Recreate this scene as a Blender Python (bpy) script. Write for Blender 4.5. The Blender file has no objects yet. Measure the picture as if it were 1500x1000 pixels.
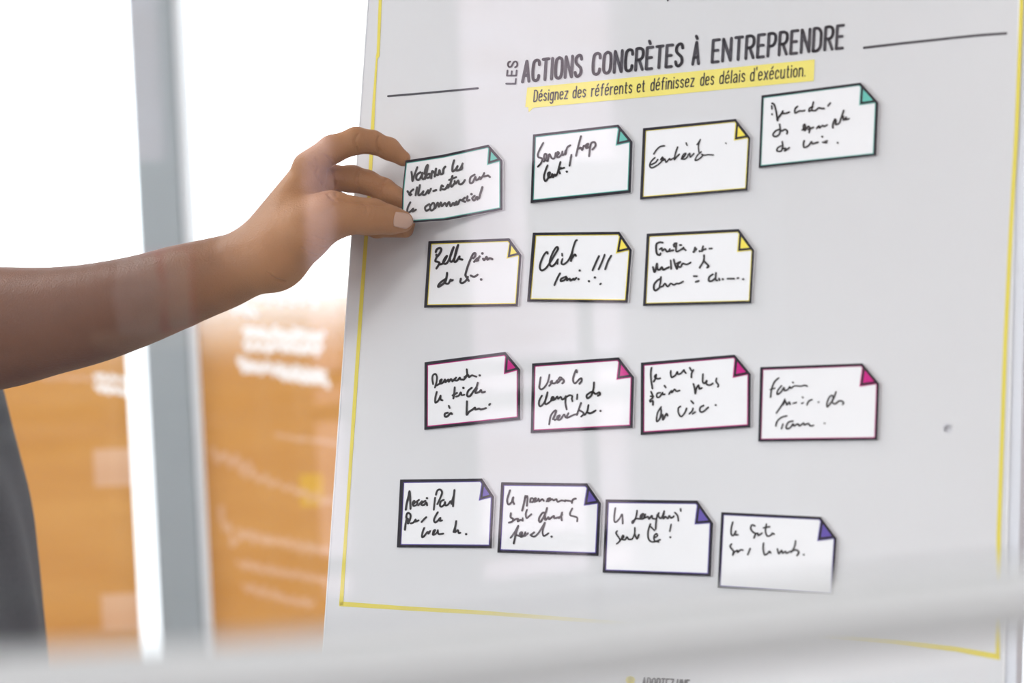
import bpy, bmesh, math, random
import numpy as np
from mathutils import Vector, Matrix
from mathutils.geometry import tessellate_polygon
random.seed(7)
rng = np.random.default_rng(7)
SC = bpy.context.scene
COL = SC.collection

# ------------------------------------------------------------------ camera
F = 3024.0
CAMZ = 1.45
U = Vector((-0.045, -1.0, -0.045)).normalized()          # world up seen in camera axes (right, down, forward)
Fw = Vector((0, 0, 1))
Yc = (Fw - Fw.dot(U) * U).normalized()
Xc = Yc.cross(U)
CAM = Matrix((Xc, Yc, U))                                 # camera axes -> world
ORG = Vector((0, 0, CAMZ))
cam_d = bpy.data.cameras.new('camera')
cam = bpy.data.objects.new('camera', cam_d); COL.objects.link(cam)
r_, u_, b_ = CAM @ Vector((1, 0, 0)), CAM @ Vector((0, -1, 0)), CAM @ Vector((0, 0, -1))
cam.matrix_world = Matrix(((r_.x, u_.x, b_.x, ORG.x), (r_.y, u_.y, b_.y, ORG.y), (r_.z, u_.z, b_.z, ORG.z), (0, 0, 0, 1)))
cam_d.sensor_width = 36; cam_d.lens = F / 1500 * 36
cam_d.clip_start = 0.02; cam_d.clip_end = 200
cam_d.dof.use_dof = True; cam_d.dof.focus_distance = 1.47; cam_d.dof.aperture_fstop = 6.0
SC.camera = cam

# ------------------------------------------------------------------ world, lights, exposure
w = bpy.data.worlds.new('sky'); SC.world = w; w.use_nodes = True
bg = w.node_tree.nodes['Background']
bg.inputs[0].default_value = (0.93, 0.965, 1.0, 1); bg.inputs[1].default_value = 3.5
vs = SC.view_settings
vs.view_transform = 'Standard'; vs.look = 'None'; vs.exposure = 0.0; vs.gamma = 1; vs.use_curve_mapping = False
FILL_W = 34.0

# ------------------------------------------------------------------ helpers
def ray(px, py):
    return CAM @ Vector(((px - 750) / F, (py - 500) / F, 1.0))
def P(px, py, depth):
    return ORG + ray(px, py) * depth
hR = (CAM @ Vector((4199, -52, -3024))).normalized()      # board: to the right
vU = (CAM @ Vector((1785, -31760, 3024)))
vU = (vU - vU.dot(hR) * hR).normalized()                  # board: upwards (leans back about ten degrees)
nB = hR.cross(vU).normalized()                            # board normal
if nB.y > 0: nB = -nB                                     # towards the viewer
B0 = P(600, 330, 1.5)
def B(px, py, off=0.0):                                   # where a sight line meets the board, off metres in front of it
    d = ray(px, py)
    return ORG + d * ((B0 + nB * off - ORG).dot(nB) / d.dot(nB))

def tag(o, label=None, cat=None, group=None, kind=None):
    if label: o['label'] = label
    if cat: o['category'] = cat
    if group: o['group'] = group
    if kind: o['kind'] = kind
    return o
def empty(name, loc=(0, 0, 0)):
    o = bpy.data.objects.new(name, None); COL.objects.link(o); o.location = loc; o.empty_display_size = 0.05
    bpy.context.view_layer.update()
    return o
def mesh_obj(name, verts, faces, mat, parent=None, smooth=False):
    me = bpy.data.meshes.new(name)
    off = Vector(parent.location) if parent is not None else Vector((0, 0, 0))
    if parent is not None and parent.parent is not None: off = off + Vector(parent.parent.location)
    me.from_pydata([tuple(Vector(v) - off) for v in verts], [], faces)
    me.validate(); me.update()
    if smooth: me.polygons.foreach_set('use_smooth', [True] * len(me.polygons))
    o = bpy.data.objects.new(name, me); COL.objects.link(o)
    if mat: me.materials.append(mat)
    if parent is not None: o.parent = parent
    return o
def fix_normals(o):
    bm = bmesh.new(); bm.from_mesh(o.data); bmesh.ops.recalc_face_normals(bm, faces=bm.faces); bm.to_mesh(o.data); bm.free()
    return o
def bevel(o, wd, seg=2):
    m = o.modifiers.new('bevel', 'BEVEL'); m.width = wd; m.segments = seg; m.limit_method = 'ANGLE'; m.angle_limit = 0.7
    return o
def box(name, lo, hi, mat, parent=None, bev=0):
    x0, y0, z0 = lo; x1, y1, z1 = hi
    v = [(x, y, z) for x in (x0, x1) for y in (y0, y1) for z in (z0, z1)]
    f = [(0, 1, 3, 2), (4, 6, 7, 5), (0, 4, 5, 1), (2, 3, 7, 6), (0, 2, 6, 4), (1, 5, 7, 3)]
    o = mesh_obj(name, v, f, mat, parent)
    if bev: bevel(o, bev)
    return o
def bar(name, a, b, w, h, mat, parent=None, side=None, bev=0):  # a straight bar of section w x h
    a, b = Vector(a), Vector(b); d = (b - a).normalized()
    s = Vector(side) if side is not None else d.cross(Vector((0, 0, 1)))
    if s.length < 1e-4: s = Vector((1, 0, 0))
    s = (s - s.dot(d) * d).normalized(); t = d.cross(s)
    v = [q + s * (i * w / 2) + t * (j * h / 2) for q in (a, b) for i, j in ((-1, -1), (1, -1), (1, 1), (-1, 1))]
    f = [(0, 1, 2, 3), (7, 6, 5, 4), (0, 4, 5, 1), (1, 5, 6, 2), (2, 6, 7, 3), (3, 7, 4, 0)]
    o = fix_normals(mesh_obj(name, v, f, mat, parent))
    if bev: bevel(o, bev, 3)
    return o
def tube(name, a, b, r, mat, parent=None, n=20):
    a, b = Vector(a), Vector(b); d = (b - a).normalized()
    s = d.orthogonal().normalized(); t = d.cross(s)
    v = [q + (s * math.cos(2 * math.pi * k / n) + t * math.sin(2 * math.pi * k / n)) * r for q in (a, b) for k in range(n)]
    f = [(k, (k + 1) % n, n + (k + 1) % n, n + k) for k in range(n)] + [tuple(range(n))[::-1], tuple(range(n, 2 * n))]
    return fix_normals(mesh_obj(name, v, f, mat, parent))

# ------------------------------------------------------------------ materials
def mat(name, col, rough=0.6, spec=0.5, metal=0.0, noise=0.0, nscale=60, bump=0.0, bscale=200, coat=0.0, sss=0.0):
    m = bpy.data.materials.new(name); m.use_nodes = True; nt = m.node_tree; p = nt.nodes['Principled BSDF']
    p.inputs['Base Color'].default_value = (*col, 1); p.inputs['Roughness'].default_value = rough
    p.inputs['Specular IOR Level'].default_value = spec; p.inputs['Metallic'].default_value = metal
    p.inputs['Coat Weight'].default_value = coat
    if sss:
        p.inputs['Subsurface Weight'].default_value = sss; p.inputs['Subsurface Radius'].default_value = (1, .35, .2)
        p.inputs['Subsurface Scale'].default_value = 0.004
    tc = nt.nodes.new('ShaderNodeTexCoord')
    if noise:
        n = nt.nodes.new('ShaderNodeTexNoise'); n.inputs['Scale'].default_value = nscale; n.inputs['Detail'].default_value = 6
        r = nt.nodes.new('ShaderNodeMix'); r.data_type = 'RGBA'; r.blend_type = 'MIX'
        r.inputs[6].default_value = (*[c * (1 - noise) for c in col], 1); r.inputs[7].default_value = (*[min(1, c * (1 + noise)) for c in col], 1)
        nt.links.new(tc.outputs['Object'], n.inputs['Vector']); nt.links.new(n.outputs['Fac'], r.inputs[0]); nt.links.new(r.outputs[2], p.inputs['Base Color'])
    if bump:
        n2 = nt.nodes.new('ShaderNodeTexNoise'); n2.inputs['Scale'].default_value = bscale; n2.inputs['Detail'].default_value = 4
        bp = nt.nodes.new('ShaderNodeBump'); bp.inputs['Strength'].default_value = bump; bp.inputs['Distance'].default_value = 0.001
        nt.links.new(tc.outputs['Object'], n2.inputs['Vector']); nt.links.new(n2.outputs['Fac'], bp.inputs['Height']); nt.links.new(bp.outputs[0], p.inputs['Normal'])
    return m
def glass_mat(name, ior=1.5, tint=(1, 1, 1)):
    m = bpy.data.materials.new(name); m.use_nodes = True; nt = m.node_tree; nt.nodes.clear()
    o = nt.nodes.new('ShaderNodeOutputMaterial'); mx = nt.nodes.new('ShaderNodeMixShader'); fr = nt.nodes.new('ShaderNodeFresnel')
    t = nt.nodes.new('ShaderNodeBsdfTransparent'); g = nt.nodes.new('ShaderNodeBsdfGlossy')
    fr.inputs['IOR'].default_value = ior; t.inputs[0].default_value = (*tint, 1); g.inputs['Roughness'].default_value = 0.0
    nt.links.new(fr.outputs[0], mx.inputs[0]); nt.links.new(t.outputs[0], mx.inputs[1]); nt.links.new(g.outputs[0], mx.inputs[2]); nt.links.new(mx.outputs[0], o.inputs[0])
    return m
def film_mat(name, col, trans=0.75, fade=None):           # translucent sheet; fade = (z0, z1): turns clear between these heights, imitating overexposed glow
    m = bpy.data.materials.new(name); m.use_nodes = True; nt = m.node_tree; nt.nodes.clear()
    o = nt.nodes.new('ShaderNodeOutputMaterial'); mx = nt.nodes.new('ShaderNodeMixShader')
    d = nt.nodes.new('ShaderNodeBsdfDiffuse'); t = nt.nodes.new('ShaderNodeBsdfTranslucent')
    tc = nt.nodes.new('ShaderNodeTexCoord'); n = nt.nodes.new('ShaderNodeTexNoise'); n.inputs['Scale'].default_value = 5; n.inputs['Detail'].default_value = 3
    mp = nt.nodes.new('ShaderNodeMapping'); mp.inputs['Scale'].default_value = (0.5, 1, 3.0)
    r = nt.nodes.new('ShaderNodeMix'); r.data_type = 'RGBA'
    r.inputs[6].default_value = (col[0] * .86, col[1] * .78, col[2] * .7, 1); r.inputs[7].default_value = (min(1, col[0] * 1.12), min(1, col[1] * 1.2), min(1, col[2] * 1.3), 1)
    nt.links.new(tc.outputs['Object'], mp.inputs['Vector']); nt.links.new(mp.outputs[0], n.inputs['Vector']); nt.links.new(n.outputs['Fac'], r.inputs[0])
    nt.links.new(r.outputs[2], d.inputs[0]); nt.links.new(r.outputs[2], t.inputs[0]); mx.inputs[0].default_value = trans
    nt.links.new(d.outputs[0], mx.inputs[1]); nt.links.new(t.outputs[0], mx.inputs[2])
    out = mx
    if fade:
        g = nt.nodes.new('ShaderNodeNewGeometry'); s = nt.nodes.new('ShaderNodeSeparateXYZ'); mr = nt.nodes.new('ShaderNodeMapRange')
        mr.inputs['From Min'].default_value = fade[0]; mr.inputs['From Max'].default_value = fade[1]; mr.interpolation_type = 'LINEAR'
        tr = nt.nodes.new('ShaderNodeBsdfTransparent'); m2 = nt.nodes.new('ShaderNodeMixShader')
        nt.links.new(g.outputs['Position'], s.inputs[0]); nt.links.new(s.outputs[2], mr.inputs[0]); pw = nt.nodes.new('ShaderNodeMath'); pw.operation = 'POWER'; pw.inputs[1].default_value = 2.2; nt.links.new(mr.outputs[0], pw.inputs[0]); nt.links.new(pw.outputs[0], m2.inputs[0])
        nt.links.new(mx.outputs[0], m2.inputs[1]); nt.links.new(tr.outputs[0], m2.inputs[2]); out = m2
    nt.links.new(out.outputs[0], o.inputs[0])
    return m
M = dict(
    wall=mat('wall_paint', (0.62, 0.60, 0.60), 0.8, noise=.03, nscale=8, bump=.1, bscale=120),
    wall_r=mat('warm_wall_paint', (0.40, 0.30, 0.27), 0.8, noise=.04, nscale=8),
    wall_b=mat('lilac_wall_paint', (0.42, 0.40, 0.44), 0.85, noise=.04, nscale=6),
    ceil=mat('ceiling_paint', (0.7, 0.7, 0.7), 0.9, noise=.02, nscale=10),
    floor=mat('grey_vinyl', (0.33, 0.32, 0.31), 0.45, noise=.12, nscale=30),
    ground=mat('pale_paving', (0.60, 0.61, 0.62), 0.9, noise=.08, nscale=3),
    alu=mat('grey_anodised_frame', (0.40, 0.45, 0.48), 0.45, metal=.15, noise=.04, nscale=12),
    whitep=mat('white_frame_paint', (0.80, 0.84, 0.88), 0.35, noise=.02, nscale=12),
    rail=mat('rail_paint', (0.57, 0.59, 0.605), 0.6, noise=.02, nscale=40),
    poster=mat('laminated_white_print', (0.695, 0.695, 0.715), 0.28, spec=.45, noise=.012, nscale=25, bump=.04, bscale=300),
    panel=mat('white_board_core', (0.72, 0.74, 0.80), 0.4, noise=.02, nscale=30),
    edge=mat('bright_board_edge', (0.9, 0.9, 0.9), 0.3, noise=.01, nscale=30),
    paper=mat('glossy_white_card', (0.90, 0.90, 0.925), 0.3, spec=.4, noise=.01, nscale=60),
    ink=mat('printed_black_line', (0.014, 0.012, 0.02), 0.55, spec=.2, noise=.1, nscale=80),
    marker=mat('black_marker_ink', (0.028, 0.022, 0.024), 0.45, noise=.2, nscale=400),
    title=mat('charcoal_print', (0.035, 0.03, 0.042), 0.4, noise=.08, nscale=90),
    yellow=mat('yellow_print', (0.78, 0.66, 0.07), 0.4, noise=.05, nscale=40),
    hl=mat('pale_yellow_print', (0.88, 0.76, 0.16), 0.4, noise=.03, nscale=40),
    teal=mat('teal_print', (0.10, 0.50, 0.42), 0.4, noise=.05, nscale=90),
    cyel=mat('lemon_print', (0.92, 0.76, 0.07), 0.4, noise=.05, nscale=90),
    mag=mat('magenta_print', (0.60, 0.004, 0.23), 0.5, spec=.25, noise=.05, nscale=90),
    vio=mat('violet_print', (0.09, 0.045, 0.38), 0.4, noise=.05, nscale=90),
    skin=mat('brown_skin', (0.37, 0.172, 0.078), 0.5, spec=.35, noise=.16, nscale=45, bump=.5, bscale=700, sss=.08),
    nail=mat('thumb_nail', (0.56, 0.36, 0.27), 0.28, spec=.5, noise=.05, nscale=200),
    hair=mat('black_hair', (0.02, 0.015, 0.012), 0.6, noise=.3, nscale=200, bump=.8, bscale=300),
    shirt=mat('grey_melange_jersey', (0.062, 0.066, 0.076), 0.9, noise=.3, nscale=350, bump=.5, bscale=900),
    trous=mat('dark_blue_denim', (0.04, 0.05, 0.08), 0.9, noise=.2, nscale=300),
    shoe=mat('white_leather', (0.6, 0.6, 0.6), 0.5, noise=.05, nscale=60),
    eye=mat('eye_white', (0.8, 0.78, 0.75), 0.2, noise=.01), iris=mat('dark_iris', (0.03, 0.015, 0.01), 0.2, noise=.1, nscale=200),
    lip=mat('lips', (0.30, 0.11, 0.09), 0.45, noise=.05, nscale=100),
    steel=mat('grey_steel', (0.45, 0.46, 0.48), 0.35, metal=.8, noise=.05, nscale=60),
    black=mat('black_plastic', (0.02, 0.02, 0.022), 0.5, noise=.1, nscale=90),
    pink=mat('pink_card', (0.75, 0.10, 0.25), 0.6, noise=.04, nscale=60),
    wood=mat('pale_desk', (0.72, 0.62, 0.55), 0.5, noise=.1, nscale=12),
    blind=film_mat('lilac_roller_blind', (.86, .76, .85), .95),
    pane=glass_mat('clear_glass'), pane2=glass_mat('window_glass', 1.45, (.98, .99, .99)),
    white_f=film_mat('white_film_print', (0.92, 0.86, 0.86), .9), yel_f=film_mat('yellow_film_print', (0.66, 0.36, 0.05), .85),
    pale_f=film_mat('pale_film_print', (0.66, 0.38, 0.22), .85),
)
def tone_skin(m):                                         # shade painted into the forearm colour, plus the palm's own lighter tone
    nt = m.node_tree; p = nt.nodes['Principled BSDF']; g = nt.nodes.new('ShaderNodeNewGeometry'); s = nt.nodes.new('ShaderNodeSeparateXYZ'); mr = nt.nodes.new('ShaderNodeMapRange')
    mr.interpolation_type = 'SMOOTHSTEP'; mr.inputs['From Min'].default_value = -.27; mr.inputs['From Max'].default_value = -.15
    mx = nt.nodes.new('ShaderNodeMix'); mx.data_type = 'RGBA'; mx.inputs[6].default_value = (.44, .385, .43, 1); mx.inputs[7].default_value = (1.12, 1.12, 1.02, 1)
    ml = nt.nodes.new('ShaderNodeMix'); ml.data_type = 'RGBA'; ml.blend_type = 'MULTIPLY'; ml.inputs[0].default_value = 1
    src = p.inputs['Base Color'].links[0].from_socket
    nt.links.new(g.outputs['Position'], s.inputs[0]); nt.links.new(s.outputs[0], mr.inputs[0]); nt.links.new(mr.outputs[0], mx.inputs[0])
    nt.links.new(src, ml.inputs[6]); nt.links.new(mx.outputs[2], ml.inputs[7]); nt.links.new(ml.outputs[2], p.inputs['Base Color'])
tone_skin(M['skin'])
def emis(name, col, s):
    m = bpy.data.materials.new(name); m.use_nodes = True; nt = m.node_tree; nt.nodes.clear()
    o = nt.nodes.new('ShaderNodeOutputMaterial'); e = nt.nodes.new('ShaderNodeEmission'); e.inputs[0].default_value = (*col, 1); e.inputs[1].default_value = s
    nt.links.new(e.outputs[0], o.inputs[0]); return m

# ------------------------------------------------------------------ the room
XL, XR, YB, YF, ZC = -3.6, 3.4, -6.0, 4.0, 2.9
def S(o): o['kind'] = 'structure'; return o
S(box('floor', (XL, YB, -.1), (XR, YF + .2, 0), M['floor']))
S(box('ceiling', (XL, YB, ZC), (XR, YF + .2, ZC + .1), M['ceil']))
S(box('wall_right', (XR, YB, 0), (XR + .1, YF, ZC), M['wall_r']))
S(box('ground', (-60, YF + .4, -.3), (60, 90, -.12), M['ground']))
def wall_with_openings(name, axis, pos, th, lo, hi, ops, m):    # ops: sorted (a0, a1, z0, z1)
    root = S(empty(name))
    def seg(a0, a1, z0, z1):
        if a1 - a0 < 1e-4 or z1 - z0 < 1e-4: return
        if axis == 'x': box('wall_panel', (a0, pos, z0), (a1, pos + th, z1), m, root)
        else: box('wall_panel', (pos, a0, z0), (pos + th, a1, z1), m, root)
    c = lo
    for a0, a1, z0, z1 in ops:
        seg(c, a0, 0, ZC); seg(a0, a1, 0, z0); seg(a0, a1, z1, ZC); c = a1
    seg(c, hi, 0, ZC)
# left wall: two wide windows
lops = [(-5.2, -1.4, .7, 2.7), (-1.0, 2.9, .7, 2.7)]
wall_with_openings('wall_left', 'y', XL - .12, .12, YB, YF, lops, M['wall'])
for i, (a0, a1, z0, z1) in enumerate(lops):
    root = S(empty('window_%d' % (i + 3), (XL - .06, a0, z0)))
    for z in (z0 + .03, z1 - .03): bar('frame_rail', (XL - .06, a0, z), (XL - .06, a1, z), .06, .06, M['alu'], root)
    for y in (a0 + .03, (a0 + a1) / 2, a1 - .03): bar('mullion', (XL - .06, y, z0), (XL - .06, y, z1), .06, .06, M['alu'], root, side=(1, 0, 0))
    box('glass_pane', (XL - .065, a0, z0), (XL - .059, a1, z1), M['pane2'], root)

# glass partition between the viewer and the board, turned so that its right end is farther away
a_n, b_n = P(-150, 968, .372), P(1650, 818, .372)
TH = math.radians(10)
pd = Vector((math.cos(TH), math.sin(TH), 0)); pn = Vector((math.sin(TH), -math.cos(TH), 0))
PP = Vector((0, .40, CAMZ))
def reflect_to(px, py, y=YB):                             # where the pane mirrors this sight line onto the back wall
    d = ray(px, py); t = (PP - ORG).dot(pn) / d.dot(pn); q = ORG + d * t; e = d - 2 * d.dot(pn) * pn
    return q + e * ((y - q.y) / e.y)
# back wall: narrow windows with sky behind them
def rx(px, y=YB): return reflect_to(px, 450, y).x
def rz(py, y=YB): return reflect_to(800, py, y).z
strips = sorted([tuple(sorted((rx(690), rx(925)))), tuple(sorted((rx(452), rx(508)))), tuple(sorted((rx(170), rx(262))))])
print('strips', strips, 'heights', rz(530), rz(585), rz(790), rz(0), rz(1000))
wops = []
for s0, s1 in strips: wops.append((s0, s1, .25, 2.75))
wops = [(a, b, (1.75 if abs(a - strips[[abs(x[0] - min(rx(170), rx(262))) for x in strips].index(min(abs(x[0] - min(rx(170), rx(262))) for x in strips))][0]) < 1e-6 else .25), d) for a, b, c, d in wops]
wall_with_openings('wall_back', 'x', YB - .12, .12, XL, XR, wops, M['wall_b'])
for i, (a0, a1, z0, z1) in enumerate(wops):
    root = S(empty('window_%d' % (i + 5), (a0, YB - .06, z0)))
    for z in (z0 + .02, z1 - .02): bar('frame_rail', (a0, YB - .06, z), (a1, YB - .06, z), .05, .04, M['alu'], root, side=(0, 1, 0))
    if a1 - a0 > .3:
        for py in (530, 582, 790): bar('glazing_bar', (a0, YB - .06, rz(py)), (a1, YB - .06, rz(py)), .03, .035, M['alu'], root, side=(0, 1, 0))
    box('blind', (a0, YB - .11, z0), (a1, YB - .108, z1), M['blind'], root)


for i, (py, hh) in enumerate(((531, .05), (578, .06), (792, .06))):
    S(bar('trim_%d' % (i + 1), (XL + .02, YB + .06, rz(py)), (XR - .02, YB + .06, rz(py)), .04, hh, M['steel'], side=(0, 1, 0)))
YM = -2.6
mz0, mz1 = reflect_to(840, 438, YM).z, reflect_to(840, 236, YM).z
ma, mb = sorted((reflect_to(772, 340, YM).x, reflect_to(922, 340, YM).x))
mon = tag(empty('computer_monitor', ((ma + mb) / 2, YM, .74)), 'black computer monitor on a slim stand behind the viewer, seen mirrored in the glass', 'monitor')
box('housing', (ma, YM - .02, mz0), (mb, YM + .015, mz1), M['black'], mon, .006)
box('screen', (ma + .012, YM + .015, mz0 + .012), (mb - .012, YM + .017, mz1 - .012), mat('dark_screen', (.03, .025, .035), .25, noise=.05), mon)
tube('stand', ((ma + mb) / 2, YM, .752), ((ma + mb) / 2, YM, mz0 + .02), .014, M['black'], mon)
box('foot', ((ma + mb) / 2 - .09, YM - .07, .74), ((ma + mb) / 2 + .09, YM + .07, .752), M['black'], mon, .004)
dk = tag(empty('desk', ((ma + mb) / 2, YM, 0)), 'pale wooden desk carrying the monitor behind the viewer', 'desk')
xm = (ma + mb) / 2
box('desk_top', (xm - .7, YM - .35, .71), (xm + .7, YM + .35, .74), M['wood'], dk, .004)
for dx in (-.64, .64):
    for dy in (-.3, .3): box('leg', (xm + dx - .025, YM + dy - .025, 0), (xm + dx + .025, YM + dy + .025, .71), M['steel'], dk)

YM = -3.5; tz = reflect_to(240, 485, YM).z; ta, tb = sorted((reflect_to(150, 420, YM).x, reflect_to(420, 420, YM).x))  # added table, binder and bag, placed to be mirrored over the forearm
tbl = tag(empty('added_table', ((ta + tb) / 2, YM, 0)), 'added high table for the mirrored binder and bag, behind the viewer', 'table')
box('table_top', (ta, YM - .2, tz - .03), (tb, YM + .2, tz), M['wood'], tbl, .004)
for x in (ta + .03, tb - .03):
    for y in (YM - .17, YM + .17): box('leg', (x - .015, y - .015, 0), (x + .015, y + .015, tz - .03), M['steel'], tbl)
xa, xb = sorted((reflect_to(222, 400, YM).x, reflect_to(268, 400, YM).x))
bd = tag(empty('added_binder', ((xa + xb) / 2, YM, tz)), 'added pink binder behind the viewer, put there for its mirrored tint', 'binder')
box('cover', (xa, YM - .14, tz), (xb, YM + .1, reflect_to(240, 362, YM).z), M['pink'], bd, .003); box('page_block', (xa + .006, YM - .135, tz + .006), (xb - .006, YM + .102, reflect_to(240, 366, YM).z), M['paper'], bd)
xa, xb = sorted((reflect_to(176, 400, YM).x, reflect_to(216, 400, YM).x)); z1 = reflect_to(240, 372, YM).z
bag = tag(empty('added_bag', ((xa + xb) / 2, YM, tz)), 'added white bag behind the viewer, put there for its mirrored brightness', 'bag')
vb = [(x, y, z) for z, e in ((tz, 0), ((tz + z1) / 2, .008), (z1, -.004)) for x, y in ((xa - e, YM - .05 - e), (xb + e, YM - .05 - e), (xb + e, YM + .12 + e), (xa - e, YM + .12 + e))]
fix_normals(mesh_obj('bag_body', vb, [(0, 1, 2, 3)] + [(4 * r + i, 4 * r + (i + 1) % 4, 4 * r + 4 + (i + 1) % 4, 4 * r + 4 + i) for r in (0, 1) for i in range(4)], M['paper'], bag))

# added ceiling lamps, unseen, to brighten the room and the board
for i, (x, y) in enumerate([(-1.6, -3.6), (1.2, -3.6), (-1.6, -.6), (1.2, -.6), (-1.6, 2.2), (1.4, 2.2)]):
    t = tag(empty('added_ceiling_light', (x, y, ZC)), 'added square ceiling light panel, unseen overhead, brightening the room', 'ceiling light', 'added ceiling light panels')
    fr = box('light_frame', (x - .31, y - .31, ZC - .03), (x + .31, y + .31, ZC), M['whitep'], t)
    box('diffuser', (x - .29, y - .29, ZC - .034), (x + .29, y + .29, ZC - .031), emis('fill_diffuser', (1, .97, .93), 3.0), t)
    ld = bpy.data.lights.new('fill_lamp', 'AREA'); ld.shape = 'SQUARE'; ld.size = .58; ld.energy = FILL_W; ld.color = (1, .985, .97)
    lo = bpy.data.objects.new('fill_lamp', ld); COL.objects.link(lo); lo.location = (x, y, ZC - .045)

# front window wall: floor-to-ceiling glazing behind the board
def W(px, py, y=YF):
    d = ray(px, py); return ORG + d * ((y - ORG.y) / d.y)
w1 = S(empty('window_1', (XL, YF, 0)))
mx0, mx1 = W(217, 450).x, W(288, 450).x
def vert(name, x0, x1, m, y0=YF - .05, y1=YF + .05, parent=w1):
    return box(name, (x0, y0, 0.06), (x1, y1, ZC), m, parent, .004)
vert('mullion', mx0, mx1 - .012, M['alu'])
vert('mullion_edge', mx1 - .010, mx1 + .004, M['whitep'], YF - .055, YF + .04)
for x in (XL + .04, -2.2, .75, 2.1, XR - .04): vert('mullion', x - .045, x + .045, M['alu'])
bar('bottom_rail', (XL, YF, .06), (XR, YF, .06), .1, .12, M['alu'], w1, side=(0, 1, 0))
bar('head_rail', (XL, YF, ZC - .05), (XR, YF, ZC - .05), .1, .1, M['alu'], w1, side=(0, 1, 0))
gx = [XL, -2.2, (mx0 + mx1) / 2, .75, 2.1, XR]
for a, b in zip(gx[:-1], gx[1:]):
    box('glass_pane', (a + .045, YF + .01, .12), (b - .045, YF + .016, ZC - .1), M['pane2'], w1)

# translucent orange panels hung on the glazing
zt = W(400, 385, YF - .04).z; zb = W(400, 560, YF - .04).z
M['orange'] = film_mat('orange_film', (0.57, 0.27, 0.075), .85, fade=(zb, zt))  # upper part fades to clear: window glare put into the film
def orange(label, x0, x1, zlo, zhi, region, rows, blocks):
    """a hanging film: big orange faces around a finely divided field in which the writing and blocks are printed in other inks"""
    r = tag(empty('orange_panel', ((x0 + x1) / 2, YF - .04, zlo)), label, 'panel')
    a, b = W(region[0], region[3], ys), W(region[2], region[1], ys); gx0, gx1, gz0, gz1 = max(a.x, x0), min(b.x, x1), a.z, min(b.z, zhi)
    st = .0045; nx, nz = int((gx1 - gx0) / st), int((gz1 - gz0) / st); X = np.linspace(gx0, gx1, nx + 1); Z = np.linspace(gz0, gz1, nz + 1)
    cx, cz = (X[1:] + X[:-1]) / 2, (Z[1:] + Z[:-1]) / 2; kind = np.zeros((nx, nz), int)
    for (m, q0, q1, p0, p1, sl) in blocks:
        A, Bq = W(q0, p1, ys), W(q1, p0, ys); kind[(cx[:, None] > A.x) & (cx[:, None] < Bq.x) & (cz[None, :] > A.z) & (cz[None, :] < Bq.z)] = m
    for (m, q0, q1, p0, p1, amp, step, wpx) in rows:
        n = max(3, int((q1 - q0) / step)); pts = []
        for k in range(n + 1):
            t = k / n; w_ = W(q0 + (q1 - q0) * t + random.uniform(-2, 2), p0 + (p1 - p0) * t + amp * (1 if k % 2 else -1) * random.uniform(.5, 1), ys); pts.append(np.array((w_.x, w_.z)))
        rad = wpx / F * ys / 2
        for u, v in zip(pts[:-1], pts[1:]):
            d = v - u; L = d @ d + 1e-9; t = np.clip(((cx[:, None] - u[0]) * d[0] + (cz[None, :] - u[1]) * d[1]) / L, 0, 1)
            kind[np.hypot(cx[:, None] - u[0] - t * d[0], cz[None, :] - u[1] - t * d[1]) < rad] = m
    yq = YF - .040
    quads = [(x0, gx0, zlo, zhi), (gx1, x1, zlo, zhi), (gx0, gx1, zlo, gz0), (gx0, gx1, gz1, zhi)]
    for m, nm, mt in ((0, 'sheet', M['orange']), (1, 'white_writing', M['white_f']), (2, 'pale_writing', M['pale_f']), (3, 'yellow_block', M['yel_f'])):
        vv, ff = [], []
        if m == 0:
            for (q0, q1, p0, p1) in quads:
                if q1 - q0 > 1e-4 and p1 - p0 > 1e-4: o = len(vv); vv += [(q0, yq, p0), (q1, yq, p0), (q1, yq, p1), (q0, yq, p1)]; ff.append((o, o + 1, o + 2, o + 3))
        for i, j in np.argwhere(kind == m):
            o = len(vv); vv += [(X[i], yq, Z[j]), (X[i + 1], yq, Z[j]), (X[i + 1], yq, Z[j + 1]), (X[i], yq, Z[j + 1])]; ff.append((o, o + 1, o + 2, o + 3))
        if ff:
            o_ = mesh_obj(nm, vv, ff, mt, r)
            if m in (1, 2): tag(o_, kind='stuff')
    bar('hanging_strip', (x0, YF - .041, zhi), (x1, YF - .041, zhi), .004, .006, M['pane2'], r, side=(0, 1, 0))
    return r
ys = YF - .040
o1 = orange('translucent orange panel left of the grey window mullion, behind the grey shirt', -2.15, W(190, 520).x, .14, zt + .02, (40, 540, 230, 930),
    [(2, 60, 132, 553, 555, 3, 7, 5), (1, 138, 182, 552, 556, 4, 6, 7), (1, 142, 184, 568, 574, 5, 6, 7)], [(2, 138, 190, 655, 712, 0), (2, 150, 206, 868, 925, 0)])
o2 = orange('translucent orange panel with rows of white writing, right of the grey mullion', mx1 + .006, .70, .14, zt + .02, (300, 392, 520, 905),
    [(1, 335, 462, 430, 440, 9, 8, 8), (1, 340, 375, 452, 456, 6, 7, 7), (1, 358, 474, 488, 494, 9, 7, 10), (1, 360, 470, 506, 512, 6, 6, 8), (1, 350, 476, 534, 552, 8, 7, 9), (1, 410, 480, 552, 560, 5, 6, 7),
     (2, 405, 500, 638, 650, 1.5, 30, 6), (2, 312, 372, 664, 686, 9, 8, 7), (2, 352, 500, 690, 742, 6, 9, 6), (2, 322, 350, 752, 800, 14, 7, 6), (2, 350, 500, 782, 812, 7, 7, 7), (2, 350, 480, 826, 850, 6, 7, 7), (2, 356, 460, 860, 886, 6, 7, 7)],
    [(3, 440, 472, 692, 742, 0)])

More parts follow.
